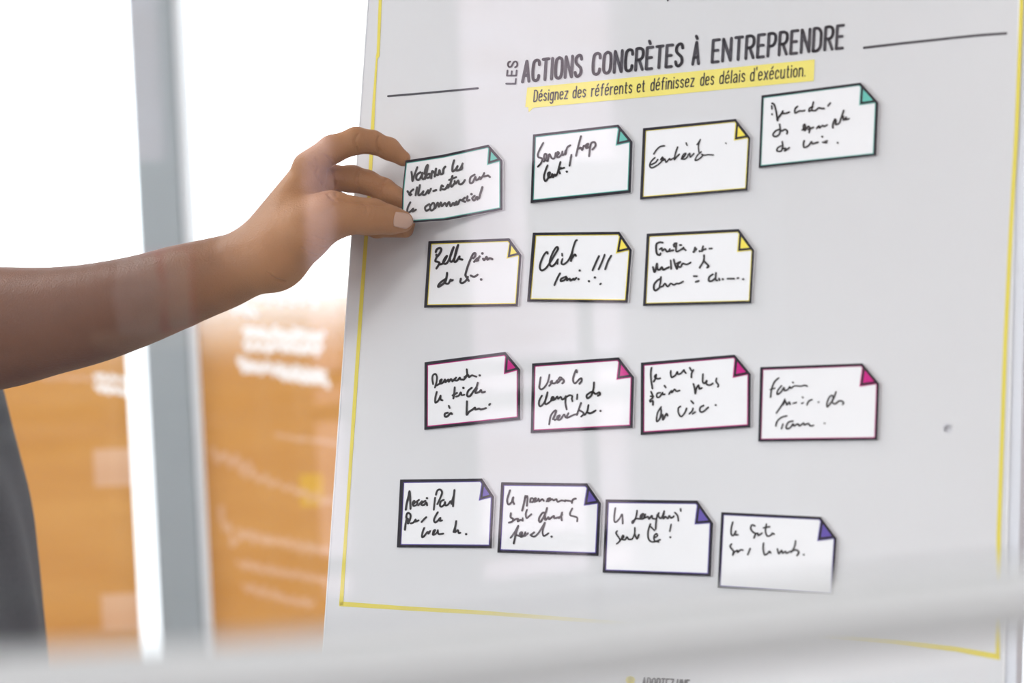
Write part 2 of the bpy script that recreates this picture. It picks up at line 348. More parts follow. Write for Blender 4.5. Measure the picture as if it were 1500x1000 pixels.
# ------------------------------------------------------------------ the board on its easel
CR = [0, 1]
def smooth(pts, n=5):                                     # Catmull-Rom
    if len(pts) < 3: return list(pts)
    p = [pts[0]] + list(pts) + [pts[-1]]; out = []
    for i in range(1, len(p) - 2):
        p0, p1, p2, p3 = (np.array(p[j], float) for j in (i - 1, i, i + 1, i + 2))
        for k in range(n):
            t = k / n
            out.append(tuple(.5 * ((2 * p1) + (p2 - p0) * t + (2 * p0 - 5 * p1 + 4 * p2 - p3) * t * t + (3 * p1 - p0 - 3 * p2 + p3) * t ** 3)))
    out.append(tuple(pts[-1])); return out
def ribbon(pts, wd, verts, faces, caps=True):             # flat stroke in the sheet's own 2-D measure, with round ends
    pts = [np.array(p, float) for p in pts]
    q = [pts[0]]
    for p in pts[1:]:
        if np.hypot(*(p - q[-1])) > .05: q.append(p)
    if len(q) == 1: q.append(q[0] + np.array([.4, .2]))
    base = len(verts); n = len(q); r = wd / 2
    for i in range(n - 1):                                # each piece its own quad, a small disc at each joint
        t = q[i + 1] - q[i]; t = t / np.hypot(*t); nn = np.array([-t[1], t[0]]) * r; b = len(verts)
        verts += [tuple(q[i] + nn), tuple(q[i] - nn), tuple(q[i + 1] - nn), tuple(q[i + 1] + nn)]; faces.append((b, b + 1, b + 2, b + 3))
    for p in q:
        b = len(verts)
        verts += [tuple(p + r * np.array([math.cos(a), math.sin(a)])) for a in np.arange(8) * math.pi / 4]; faces.append(tuple(range(b, b + 8)))
def sheet_mesh(name, verts, faces, layer, m, parent, off=None, thick=0.0):
    """2-D shapes (in the board's sight measure) laid on the board at a height 'layer'; off(x) lifts them (a bent card). Every vertex of a piece on its own plane."""
    f_off = off or (lambda x: 0.0)
    v3 = [B(x, y, layer + f_off(x)) for x, y in verts]
    fs = list(faces)
    if thick:
        n = len(v3); v3 += [B(x, y, layer + f_off(x)) - nB * thick for x, y in verts]
        ed = {}
        for f in faces:
            for a, b in zip(f, f[1:] + f[:1]): ed[(a, b)] = 1
        fs += [tuple(i + n for i in f[::-1]) for f in faces]
        fs += [(b, a, a + n, b + n) for (a, b) in ed if (b, a) not in ed]
    o = mesh_obj(name, v3, fs, m, parent)
    return fix_normals(o) if thick else o
def poly_strips(poly, xs):                                # cut a convex-ish polygon into pieces at the given x (so that a bent card can follow)
    bm = bmesh.new(); bm.faces.new([bm.verts.new((x, y, 0)) for x, y in poly])
    for x in xs:
        bmesh.ops.bisect_plane(bm, geom=bm.verts[:] + bm.edges[:] + bm.faces[:], plane_co=(x, 0, 0), plane_no=(1, 0, 0))
    bm.verts.index_update(); v = [(a.co.x, a.co.y) for a in bm.verts]; f = [tuple(a.index for a in g.verts) for g in bm.faces]; bm.free(); return v, f
def inset(poly, d):                                       # polygon moved inwards by d (one d per edge, or one for all)
    n = len(poly); ds = d if isinstance(d, (list, tuple)) else [d] * n
    area = sum(poly[i][0] * poly[(i + 1) % n][1] - poly[(i + 1) % n][0] * poly[i][1] for i in range(n)); sg = 1 if area > 0 else -1
    L = []
    for i in range(n):
        a, b = np.array(poly[i], float), np.array(poly[(i + 1) % n], float); t = (b - a) / np.hypot(*(b - a)); nn = np.array([-t[1], t[0]]) * sg
        L.append((a + nn * ds[i], t))
    out = []
    for i in range(n):
        (p, t), (q, s) = L[i - 1], L[i]; A = np.array([t, -s]).T; k = np.linalg.solve(A, q - p); out.append(tuple(p + t * k[0]))
    return out
def ring(outer, inner, xs):
    V_, F_ = [], []
    n = len(outer)
    for i in range(n):
        j = (i + 1) % n; v, f = poly_strips([outer[i], outer[j], inner[j], inner[i]], xs); o = len(V_); V_ += v; F_ += [tuple(k + o for k in q) for q in f]
    return V_, F_

bq = [(556.3, -260), (1516, -260), (1485.5, 1120), (460.5, 1120)]
bc = B(975, 1120, 0)
board = tag(empty('presentation_board', (bc.x, bc.y, 0)), 'large white printed board with yellow border leaning back on easel, hand reaching to it', 'board')
pan = sheet_mesh('backing_panel', bq, [(0, 1, 2, 3)], -.0008, M['panel'], board, thick=.010)
lv = [(a, b) for a, b in ((556.3, -260), (557.8, -260), (462, 1120), (460.5, 1120))]
sheet_mesh('board_edge_highlight', lv, [(0, 1, 2, 3)], -.0004, M['edge'], board)  # bright strip paints the highlight along the board's left edge
sheet_mesh('printed_sheet', [(558.3, -250), (1497, -250), (1467, 1110), (463, 1110)], [(0, 1, 2, 3)], 0, M['poster'], board)
sheet_mesh('sheet_edge', [(1497, -250), (1499, -250), (1469, 1110), (1467, 1110)], [(0, 1, 2, 3)], .0001, M['edge'], board)
def band(c, w0):                                          # polygonal band from centre points with half-widths
    v, f = [], []
    for x, y, wx, wy in c: v += [(x - wx / 2, y - wy / 2), (x + wx / 2, y + wy / 2)]
    return v, [(2 * i, 2 * i + 1, 2 * i + 3, 2 * i + 2) for i in range(len(c) - 1)]
lb = [(571, -230, 5, 0), (557, 0, 4.6, 0), (553.8, 78, 4.4, 0), (553.2, 82, 5.5, 0), (551.8, 86, 2.6, 0), (547.5, 150, 4.2, 0), (545.5, 190, 5.2, 0), (540.5, 290, 5.2, 0), (536, 350, 5.6, 0), (529.5, 440, 5.6, 0), (524, 520, 5.4, 0), (518, 610, 5.4, 0), (512, 700, 4.6, 0), (506, 790, 4.8, 0), (499.6, 886, 6, 0)]
rb = [(1510, -230, 6, 0), (1496.5, 0, 5.6, 0), (1489, 190, 6, 0), (1480, 350, 6, 0), (1472.6, 500, 6, 0), (1468, 640, 6, 0), (1463, 780, 6.5, 0), (1461.5, 960, 6, 0)]
bb = [(497, 884, 0, 7), (600, 891, 0, 6), (700, 896.5, 0, 6), (860, 908, 0, 5.5), (1100, 925, 0, 5.5), (1310, 941, 0, 6), (1400, 951, 0, 7), (1464.5, 962, 0, 8)]
tb = [(568.5, -230, 0, 5), (1512, -300, 0, 6)]
for c in (lb, rb, bb): v, f = band(c, 0); sheet_mesh('border_line', v, f, .0002, M['yellow'], board)
# header rules
for pts, wd in (([(568.5, 140.8), (630, 135.6), (700, 129.2)], 3.0), ([(1265.5, 70), (1320, 63.6), (1370, 58.3), (1430, 52), (1474, 48.8)], 3.6)):
    v, f = [], []; ribbon(smooth(pts), wd, v, f); sheet_mesh('header_rule', v, f, .0002, M['title'], board)
hlp = [(772.2, 128.3), (1193.4, 87), (1192, 118.4), (781.4, 157.9), (774.5, 164.3), (773.7, 157), (769.4, 156.8)]
hb = sheet_mesh('highlight_band', hlp, [(0, 1, 2, 3, 6), (3, 4, 5), (3, 5, 6)], .0002, M['hl'], board)

# stroke lettering: upper and lower case, cap height 1, x height .68
bowl = [(.95, .5), (.6, .68), (.15, .6), (0, .34), (.12, .06), (.55, 0), (.95, .16)]
G = {
 'A': (1, ['l', (0, 0), (.5, 1), (1, 0)], ['l', (.2, .3), (.8, .3)]),
 'C': (.95, ['c', (1, .76), (.92, .93), (.55, 1), (.13, .92), (0, .65), (0, .35), (.13, .08), (.55, 0), (.92, .07), (1, .24)]),
 'T': (.9, ['l', (0, 1), (1, 1)], ['l', (.5, 1), (.5, 0)]), 'I': (.05, ['l', (.5, 0), (.5, 1)]),
 'O': (1, ['c', (.5, 1), (.1, .9), (0, .62), (0, .38), (.1, .1), (.5, 0), (.9, .1), (1, .38), (1, .62), (.9, .9), (.5, 1)]),
 'N': (1, ['l', (0, 0), (0, 1), (1, 0), (1, 1)]),
 'S': (.9, ['c', (1, .8), (.85, .97), (.45, 1), (.06, .87), (.1, .65), (.5, .51), (.92, .37), (.98, .14), (.6, 0), (.18, .03), (0, .2)]),
 'R': (.95, ['l', (0, 0), (0, 1)], ['c', (0, 1), (.6, 1), (.97, .88), (.97, .62), (.6, .48), (0, .48)], ['l', (.45, .48), (1, 0)]),
 'P': (.9, ['l', (0, 0), (0, 1)], ['c', (0, 1), (.6, 1), (.97, .88), (.97, .62), (.6, .45), (0, .45)]),
 'E': (.8, ['l', (1, 1), (0, 1), (0, 0), (1, 0)], ['l', (0, .52), (.85, .52)]),
 'D': (.95, ['l', (0, 0), (0, 1)], ['c', (0, 1), (.55, .99), (.95, .82), (1, .5), (.95, .18), (.55, .01), (0, 0)]),
 'L': (.75, ['l', (0, 1), (0, 0), (1, 0)]), 'Z': (.85, ['l', (0, 1), (1, 1), (0, 0), (1, 0)]), 'U': (.95, ['c', (0, 1), (0, .3), (.15, .05), (.5, 0), (.85, .05), (1, .3), (1, 1)]),
 'a': (.9, ['c', (.1, .58), (.5, .68), (.85, .6), (.95, .42), (.95, 0)], ['c', (.95, .38), (.45, .38), (.05, .22), (.12, .04), (.5, 0), (.95, .15)]),
 'c': (.8, ['c', (.98, .52), (.6, .68), (.15, .6), (0, .34), (.12, .06), (.55, 0), (.98, .14)]),
 'd': (.9, ['l', (.95, 1), (.95, 0)], ['c'] + bowl),
 'e': (.9, ['c', (.04, .36), (.5, .37), (.95, .4), (.88, .6), (.5, .68), (.1, .58), (0, .34), (.1, .08), (.5, 0), (.93, .1)]),
 'f': (.7, ['c', (1, .98), (.6, .98), (.42, .8), (.4, .4), (.4, 0)], ['l', (0, .66), (.9, .66)]),
 'g': (.9, ['c'] + bowl, ['c', (.95, .68), (.95, .1), (.9, -.2), (.5, -.3), (.08, -.2)]),
 'i': (.05, ['l', (.5, .66), (.5, 0)], ['l', (.5, .88), (.5, .92)]), 'l': (.05, ['l', (.5, 1), (.5, 0)]),
 'n': (.9, ['l', (0, .68), (0, 0)], ['c', (0, .48), (.4, .67), (.85, .6), (.97, .38), (.97, 0)]),
 'o': (.9, ['c', (.5, .68), (.1, .58), (0, .34), (.1, .1), (.5, 0), (.9, .1), (1, .34), (.9, .58), (.5, .68)]),
 'r': (.55, ['l', (0, .68), (0, 0)], ['c', (0, .42), (.35, .62), (1, .66)]),
 's': (.8, ['c', (.95, .56), (.5, .68), (.1, .56), (.2, .4), (.8, .28), (.92, .1), (.5, 0), (.05, .1)]),
 't': (.6, ['c', (.4, .92), (.4, .5), (.42, .12), (.65, 0), (1, .03)], ['l', (0, .66), (.95, .66)]),
 'u': (.9, ['c', (0, .68), (0, .25), (.15, .02), (.6, 0), (.97, .2)], ['l', (.97, .68), (.97, 0)]),
 'x': (.85, ['l', (0, .68), (1, 0)], ['l', (1, .68), (0, 0)]), 'z': (.85, ['l', (0, .67), (1, .67), (0, 0), (1, 0)]),
 '.': (.05, ['l', (.5, 0), (.5, .03)]), "'": (.02, ['l', (.5, 1.08), (.4, .86)]),
}
G['È'] = (G['E'][0],) + G['E'][1:] + (['l', (.3, 1.3), (.5, 1.17)],); G['À'] = (1,) + G['A'][1:] + (['l', (.38, 1.28), (.55, 1.16)],)
G['é'] = (G['e'][0],) + G['e'][1:] + (['l', (.4, .84), (.75, 1.0)],)
def word(text, x0, x1, yb, yt, wd, V_, F_, shear=1.8, gap=.55, vertical=False):
    wtot = sum(G[c][0] for c in text) + gap * (len(text) - 1); x = 0
    for c in text:
        gw = G[c][0]
        for st in G[c][1:]:
            pts = []
            for (u, v) in (smooth(st[1:], 4) if st[0] == 'c' else st[1:]):
                if c == 'I' or gw < .1: u = (u - .5) * 1 + .5
                s = (x + u * gw) / wtot
                if vertical: pts.append((yb + (yt - yb) * v + (s * 3.0), x0 + (x1 - x0) * s))
                else:
                    xx = x0 + (x1 - x0) * s; pts.append((xx + shear * v, yb(xx) + (yt(xx) - yb(xx)) * v))
            ribbon(pts, wd if not callable(wd) else wd(x0), V_, F_)
        x += gw + gap
def lin(*p):
    xs, ys_ = zip(*p); return lambda x: float(np.interp(x, xs, ys_)) if xs[0] <= x <= xs[-1] else (ys_[0] + (x - xs[0]) * (ys_[1] - ys_[0]) / (xs[1] - xs[0]) if x < xs[0] else ys_[-1] + (x - xs[-1]) * (ys_[-1] - ys_[-2]) / (xs[-1] - xs[-2]))
ybt, ytt = lin((765, 120), (1046, 90.8), (1230, 70.8)), lin((773, 89.3), (1050, 58.2), (1233, 37))
V_, F_ = [], []
for t, a, b in (('ACTIONS', 765.3, 850.5), ('CONCRÈTES', 868, 998.5), ('À', 1014.5, 1023), ('ENTREPRENDRE', 1043, 1234)): word(t, a, b, ybt, ytt, 4.5, V_, F_)
word('LES', 122.5, 90, 755, 741.5, 2.6, V_, F_, vertical=True, gap=.5)
sheet_mesh('title_lettering', V_, F_, .0003, M['title'], board)
ybs = lin((781, 148.8), (932, 135), (1025, 125.2), (1176, 111.6)); yts = lambda x: ybs(x) - (16.2 + (x - 781) / 395 * 2.2)
V_, F_ = [], []
for t, a, b in (('Désignez', 781.8, 831), ('des', 839, 857.3), ('référents', 866.2, 925), ('et', 933, 943.5), ('définissez', 953, 1016), ('des', 1026, 1045), ('délais', 1054, 1090.5), ("d'exécution.", 1099, 1179)): word(t, a, b, ybs, yts, 1.75, V_, F_, 1.3)
sheet_mesh('subtitle_lettering', V_, F_, .0004, M['title'], hb)
ybf = lin((935, 1009), (1060, 1016)); ytf = lin((935, 992.5), (1060, 999))
V_, F_ = [], []
word('ADOPTEZ', 940, 985, ybf, ytf, 2.2, V_, F_); word('UNE', 991, 1008, ybf, ytf, 2.2, V_, F_)
sheet_mesh('footer_lettering', V_, F_, .0003, M['title'], board)
V_, F_ = [], []; ribbon([(922, 996), (925, 996)], 11, V_, F_); sheet_mesh('bullet', V_, F_, .0003, M['hl'], board)
V_, F_ = [], []; ribbon([(978.6, -12), (978.2, 1)], 2.6, V_, F_); sheet_mesh('letter_stem', V_, F_, .0003, M['title'], board)
# small grey spot on the sheet
V_, F_ = [], []; ribbon([(1387.5, 626), (1389, 628)], 14, V_, F_); sheet_mesh('grey_spot', V_, F_, .0001, mat('grey_spot', (.65, .65, .69), .5, noise=.05), board)
# easel: two front legs, rear strut, tray
pts_b = {k: B(*k2, -.024) for k, k2 in dict(bl=(600, 1120), br=(1360, 1120), tl=(670, -200), tr=(1400, -200), tc=(1035, -230)).items()}
for a, b in (('tl', 'bl'), ('tr', 'br')):
    d = (pts_b[b] - pts_b[a]).normalized(); foot = pts_b[b] + d * ((pts_b[b].z - .012) / -d.z)
    tube('leg', pts_b[a], foot, .012, M['steel'], board)
back = Vector((-nB.x, -nB.y, 0)).normalized()
tube('leg', pts_b['tc'], Vector((pts_b['tc'].x, pts_b['tc'].y, .012)) + back * .38, .012, M['steel'], board)
tube('cross_bar', pts_b['tl'], pts_b['tr'], .010, M['steel'], board)
bar('tray', B(560, 1128, .012), B(1400, 1128, .012), .05, .008, M['steel'], board, side=nB)

# ------------------------------------------------------------------ the note cards
CN = {'teal_print': 'teal', 'lemon_print': 'yellow', 'magenta_print': 'magenta', 'violet_print': 'violet'}
def card(name_label, colour, crop, pts, strokes, where, off=None, wd=3.0, edges=3.0, cl=1.5):
    """pts: top left, top cut, fold inner, right cut, bottom right, bottom left (crop measure); strokes: handwriting in crop measure"""
    ox, oy, s = crop; cv = lambda p: (p[0] / s + ox, p[1] / s + oy)
    TL, TC, FI, RC, BR, BL = [cv(p) for p in pts]
    xs = list(np.arange(min(TL[0], BL[0]) + 3, RC[0], 5)) if off else []
    cx, cy = (TL[0] + BR[0]) / 2, (TL[1] + BR[1]) / 2
    c = B(cx, BR[1], .001 + (off(cx) if off else 0))
    root = tag(empty('note_card', tuple(c)), name_label, 'card', 'handwritten note cards on the board')
    outer = [TL, TC, RC, BR, BL]
    if off: outer = [TL, (650, 226.2), TC, RC, BR, (655, 322.5), (607, 326), BL, (589.2, 280)]
    th = .0012
    v, f = poly_strips(outer, xs); sheet_mesh('card_body', v, f, th + .0004, M['paper'], root, off, th)
    e = [x + .9 for x in edges] if isinstance(edges, (list, tuple)) else [edges + .5] * len(outer)
    cl *= .8; wd *= 1.12
    if off: e = [3.4, 3.4, 3.2, 3.6, 3.4, 3.0, 2.2, 1.4, 1.4]
    i1 = inset(outer, e); i2 = inset(outer, [x + cl for x in e])
    v, f = ring(outer, i1, xs); bo = sheet_mesh('black_outline', v, f, th + .0008, M['ink'], root, off)
    v, f = ring(i1, i2, xs); sheet_mesh('coloured_outline', v, f, th + .0005, colour, bo, off)['label'] = 'thin %s inner outline' % CN[colour.name]
    # folded corner: coloured triangle, its dark line, colour line
    tri = [TC, RC, FI]
    t2 = inset(tri, [3.9, 4.5, 4.5]); v, f = poly_strips(t2, xs); fc = sheet_mesh('folded_corner', v, f, th + .0010, colour, root, off); fc['label'] = '%s folded corner' % CN[colour.name]
    v, f = poly_strips(tri, xs); sheet_mesh('fold_edge_line', v, f, th + .0006, colour, fc, off)
    t1 = inset(tri, [0, 1.4, 1.4]); v, f = poly_strips(t1, xs); sheet_mesh('fold_outline', v, f, th + .0009, M['ink'], fc, off)
    V_, F_ = [], []
    for st in strokes.split(';'):
        pp = [tuple(float(q) for q in p.split(',')) for p in st.split()]
        if not pp: continue
        pp = [cv(p) for p in pp]
        ribbon(smooth(pp, 4), wd * (1.15 if len(pp) == 1 else random.uniform(.9, 1.05)), V_, F_)
    sheet_mesh('handwriting', V_, F_, th + .0007, M['marker'], root, off)
    return root
LIFT = .021
lift = lambda x: LIFT * max(0.0, min(1.1, (737 - x) / (737 - 590))) ** 1.7
card('white card with teal folded corner and three handwritten lines, held between thumb and fingers', M['teal'], (570, 190, 6.667),
 [(160, 300), (970, 145), (955, 345), (1108, 300), (1108, 782), (120, 915)],
 '218,410 224,455 228,500 248,440 275,365;305,415 272,440 266,480 290,488 315,450 325,420 322,470 340,480 362,430 378,345 358,370 345,430;350,480 372,440 398,430 395,462 372,470;410,472 420,405 440,420;445,455 458,380 452,430 478,440 492,395 500,430 525,425 530,385 548,360;'
 '635,298 620,350 618,405 645,390 668,355 655,395 690,388 718,330;712,350 712,380 695,388;'
 '180,600 188,612;195,632 215,600 236,582;205,640 218,630;272,562 258,640;300,540 285,632 312,628 335,600 325,630 352,632 380,590 385,620 408,575;432,598 460,588;500,590 512,545 528,552;508,575 545,580 575,535 560,570;575,565 600,520 618,450 600,520 610,555 640,520;585,490 655,462;640,500 650,525 675,495 685,530 715,525 740,490;'
 '835,438 795,465 788,515 815,515 842,460 848,490 872,482 885,462 892,482 918,445 928,422;925,455 960,448;965,445 985,462;'
 '207,708 182,760 178,805 205,800 235,770 228,798 262,780;392,725 352,755 362,790 402,770;425,715 400,750 412,788 442,765 440,720 425,715;450,765 475,712 485,750 505,710 515,745 545,715 560,745;560,745 585,705 600,745 625,715 640,735 660,700 642,725 672,725 690,685 710,690;740,662 715,690 742,702;765,650 762,690 785,685;803,628;835,645 812,668 830,690 858,655 862,680;910,560 895,610 878,668', 'held', off=lift, wd=2.9)
card('white card with teal folded corner and two handwritten lines ending in exclamation mark', M['teal'], (760, 170, 7.144),
 [(148, 192), (1042, 88), (1012, 310), (1192, 268), (1172, 803), (122, 912)],
 '255,280 225,335 200,395 205,430 245,445 232,490 198,530;262,475 285,440 290,400 268,400 265,450 300,470;300,470 318,400 325,420;325,400 345,440 372,440 385,385;390,415 420,390 405,375 398,425 425,425 450,400;455,370 455,405 480,395 490,360 488,400 505,330 538,305;552,425 540,432;650,210 625,300 598,415;628,340 650,330 662,355 680,310 700,320;710,330 728,290 705,300 705,335 735,325;735,420 745,330 760,280 795,275 802,310 770,350;'
 '300,515 275,580 262,640 278,680 310,640 325,590 305,600 310,640 340,635 350,605 358,640 375,610 385,625 405,590 435,480;430,600 420,560 475,540;410,565 440,540;550,405 530,518;500,580', 'top', edges=[2.6, 3, 3.2, 3.4, 2.4], wd=2.6, cl=1.4)
card('white card with yellow folded corner and a single handwritten line, top row', M['cyel'], (925, 160, 7.141),
 [(120, 198), (1090, 100), (1070, 328), (1245, 298), (1215, 850), (88, 945)],
 '345,382 300,390 260,425 232,468;245,505 205,545 190,590 212,612 260,590 305,555 335,510;205,580 250,555 275,525;305,525 325,500 330,535 350,520 360,555 385,530 400,515 405,530 440,510;482,395 462,450 448,525 470,500 500,470;520,520 545,500 570,462 545,470 525,515 560,520 590,490;590,480 610,460 615,500 652,462;570,350 582,378;720,318 685,370;720,315 700,380 705,450;730,445 690,480 665,530 690,530 740,490 735,470 760,480 800,475 858,478;985,352 990,358', 'top', wd=2.0, edges=[3, 2.6, 2.2, 2.8, 3.2], cl=1.2)
card('white card with teal folded corner hanging highest, right of the yellow subtitle band', M['teal'], (1100, 110, 6.665),
 [(103, 198), (1070, 72), (1055, 295), (1247, 268), (1225, 785), (75, 908)],
 '205,275 225,285 240,330 252,390 258,445 270,410 310,365;202,300 205,330;205,380 206,384;260,420 285,395 312,350;310,375 345,372 375,360;455,305 430,330 432,370 470,350 500,350 525,345;610,262 600,300 590,340 565,352 575,320 605,310;600,345 630,345 660,320 690,325 715,325;775,272 752,300;'
 '280,480 285,530 275,580 235,600 215,580 240,545 280,530 300,545 330,530 355,545 350,572;500,535 530,510 525,480 510,500 525,540 560,500 575,520 568,560;560,530 610,510;640,520 665,495 670,515 700,490 715,500 745,485;800,515 800,480 820,430 830,450 825,480 860,470 880,420 905,345;900,400 905,440 930,410 925,435 958,425;'
 '305,650 310,700 295,740 255,740 260,710 295,690;300,720 340,715 330,740 375,708;520,640 512,670 520,705 560,690 590,650 600,670 635,660 655,655;695,600;700,655 740,660;745,640 720,650;845,660', 'top', wd=2.4, edges=[2.6, 3, 3.6, 2.4, 1.8], cl=1.2)
card('white card with yellow folded corner lowest at left, below the held card, two handwritten lines', M['cyel'], (610, 330, 7.694),
 [(135, 178), (1048, 145), (1015, 375), (1185, 335), (1143, 912), (85, 928)],
 '218,300 230,270 265,255 280,275 260,320 232,350 225,330;232,350 212,400 235,410 260,425 225,485;260,440 300,425 345,345 320,370 300,420 335,430 370,380 420,245 395,300 375,380 395,410 430,360 470,220 445,290 425,400 450,405 485,350 480,375 518,385;'
 '550,560 575,470 610,380 640,320 665,315 660,350 640,370;650,410 690,370 695,395;680,400 712,350;742,315;750,375 765,390 790,355 800,385 825,370 855,380;'
 '345,535 340,580 320,640 255,690 245,680 275,640 320,610 335,600;320,650 360,655 385,610 390,625 410,615;500,600 495,640 520,650 560,620 580,580;575,600 590,625;552,560 560,580;612,565 650,580 690,555;728,608', 'row2', wd=3.0, edges=[3, 3, 2.6, 3, 3.4])
card('white card with yellow folded corner, three slanted strokes at right of its writing', M['cyel'], (765, 330, 8.333),
 [(128, 88), (1188, 78), (1140, 345), (1338, 300), (1287, 945), (58, 932)],
 '310,345 300,325 265,360 225,450 215,520 240,550 290,520 340,450 400,350 435,290 425,262 390,300 345,400 335,470 360,500 400,470 435,415;430,470 428,430;485,345 488,370;490,410 478,460 505,475 560,430 600,350 625,260 650,190 668,180;615,300 600,400 595,435;600,410 640,355 655,372;935,375 900,450 858,548;1005,358 975,440 932,535;1085,370 1045,440 1012,535;700,550;'
 '460,585 430,640 392,728;535,625 475,650 470,680 510,670 545,640 545,670 580,650 590,675 625,650 635,665 660,640;685,655;812,680;885,635;950,718 960,710', 'row2', wd=2.7, edges=[3, 3, 2.8, 3, 3.6])
card('white card with yellow folded corner, rightmost of the middle row, three handwritten lines', M['cyel'], (935, 330, 7.694),
 [(95, 93), (1133, 40), (1112, 300), (1308, 280), (1275, 878), (52, 908)],
 '275,195 240,190 205,210 200,260 210,320 240,335 250,315;240,270 265,255 270,285 300,265 320,295 345,285 355,265;345,290 395,280;420,200 400,215 405,240;430,200 425,290 460,285 500,260 535,280;468,222 485,222;490,270 510,250;'
 '640,250 625,300;620,300 655,265;690,290;730,235 715,290 730,275 760,265;800,262 830,260;'
 '165,470 180,525 195,500 210,430 215,490 240,500 265,470 280,500 315,485 345,470;365,395 370,490;400,385 410,430 435,490 450,420;430,430 475,410 440,450 475,470 500,430 545,440 590,418;740,335 735,400 690,478;735,400 790,455 775,475;'
 '255,580 250,640 240,690 275,685 300,655 330,690 365,655 400,670 430,655 460,655 505,632;250,600 215,620 180,660 175,710 195,735 240,700;625,572 660,572;648,635 680,625;'
 '840,550 800,580 795,625 830,625 860,600;875,535 870,610 890,620;910,600 915,615;950,605;1005,600 1050,600 1080,600;1115,595 1130,592;1180,605', 'row2', wd=2.6, edges=[3.2, 2.8, 2.6, 2.8, 3], cl=1.2)
card('white card with magenta folded corner, leftmost of the magenta row, tilted upward', M['mag'], (610, 505, 7.406),
 [(88, 188), (965, 75), (948, 318), (1128, 268), (1128, 812), (85, 922)],
 '180,425 172,370 178,330 205,315 222,345 218,400 200,462;215,440 250,420 275,375 255,390 265,420 295,400 310,375 315,405 345,375 350,400 375,370 390,395;390,395 430,355 410,380 445,385 470,355 480,375 510,375;545,265 548,330 510,380;520,350 560,325 570,350 600,330 620,335 650,345;685,330;'
 '220,510 205,570 205,625 240,600 262,550 260,590 282,600;415,460 410,520 400,580;392,548 440,520;430,560 460,550 480,515 490,545 520,540;508,465;600,465 560,500 550,550 580,555 620,500 650,460 665,410;655,470 640,520 680,510 700,490 710,515 742,508;350,660 360,685;340,735 310,745 308,775 335,775 370,740 385,750;548,612 545,700 545,758 570,725 610,700 635,680 640,700 680,690 700,700 755,685;790,650 798,640', 'row3', wd=2.7, edges=[3.4, 3, 3.4, 3.4, 3])
card('white card with magenta folded corner, writing with long tails, between leftmost and third magenta cards', M['mag'], (770, 515, 8),
 [(75, 138), (1092, 65), (1062, 328), (1272, 298), (1255, 893), (58, 955)],
 '175,300 165,370 160,420 185,440 225,410 260,350 278,270;275,400 300,370 310,340 290,360 340,370 370,335 370,365 400,340;385,320 400,300 420,305;400,335 430,320 450,345 430,370;600,240 590,215 560,290 555,340 580,370 620,330 650,310 655,340 630,375;'
 '190,515 160,570 155,620 175,640 215,600 240,540 255,475;250,500 225,590 240,615 290,580 330,540 310,530 300,565 340,560 370,525 380,550 410,530 430,560 460,540 470,520;470,520 465,600 480,675;465,540 510,510 545,520 540,550 548,580;605,500 600,555;800,360 795,430 770,510 725,545 715,510 760,475 790,470 820,495 860,475 870,500 845,515;'
 '350,685 320,710 290,760 275,850;330,700 355,690 350,720 320,790;340,800 385,775 400,745 370,760 375,795 410,790 450,735 470,770 500,720;485,775 520,760 560,740 600,730;648,600 620,680 600,740;620,680 680,720 650,760;735,625 720,700 690,740;720,710 760,720 820,688;875,692', 'row3', wd=2.6, edges=[3, 3, 3.2, 3.2, 3])
card('white card with magenta folded corner, third of the magenta row, lines spread wide', M['mag'], (930, 510, 7.406),
 [(65, 155), (1083, 68), (1060, 320), (1260, 280), (1255, 858), (62, 940)],
 '180,210 172,260 175,340 190,435;205,360 225,320 230,285 215,310 245,330 275,325;390,245 388,280 400,315 440,290 460,255 465,280 500,270 530,235 535,250 552,268;595,210 610,240;635,235 615,270 612,315;'
 '175,470 195,530 165,560 168,580 195,570 195,615;170,520 200,520;275,480 240,490 240,530 270,525 300,480 300,500 325,498;320,405 335,425;370,495 395,460 400,480 430,445 450,465 485,458;635,385 648,440 655,490 665,440 690,400 700,440 725,430;738,280 735,360 755,380 780,350 775,385 810,400 845,380;885,325 880,360 905,395 900,418;'
 '285,635 245,700 235,790 265,770 285,700 280,650;265,770 300,720 305,775 340,710 355,730;495,630 470,650 472,700 500,740 540,700 560,650;610,570 635,598;590,710 620,680 630,650;625,710 655,690;745,620 710,640 705,680 735,690 795,640;875,615', 'row3', wd=2.4, edges=[3, 2.8, 3.2, 3, 3.2])
card('white card with magenta folded corner, rightmost of the magenta row', M['mag'], (1100, 520, 7.145),
 [(97, 125), (1168, 85), (1135, 330), (1345, 298), (1325, 888), (75, 905)],
 '290,240 245,280 215,360 205,440;200,360 250,345;320,320 280,370 275,410 310,390 345,340 350,370 385,360 405,330 415,345 440,330;438,285;445,325 475,320 520,325 560,315 590,325;'
 '355,460 330,510 265,605;335,520 360,480 375,520 400,490 410,515;440,505 475,495;540,440;530,505 548,498;585,520 605,480 640,465;705,490;890,385 870,440 850,480 800,540 795,500 820,440 850,420 860,450 850,490 880,510 920,480 950,480 970,500 960,515;'
 '375,635 320,650 275,690 258,740;318,770 335,720;440,690 395,700 370,740 375,770 410,760 440,720 450,740 490,720 510,740 550,710 560,730 600,715 620,740 655,735;770,712', 'row3', wd=2.1, edges=[2.6, 3, 3, 2.6, 2.8], cl=1.2)
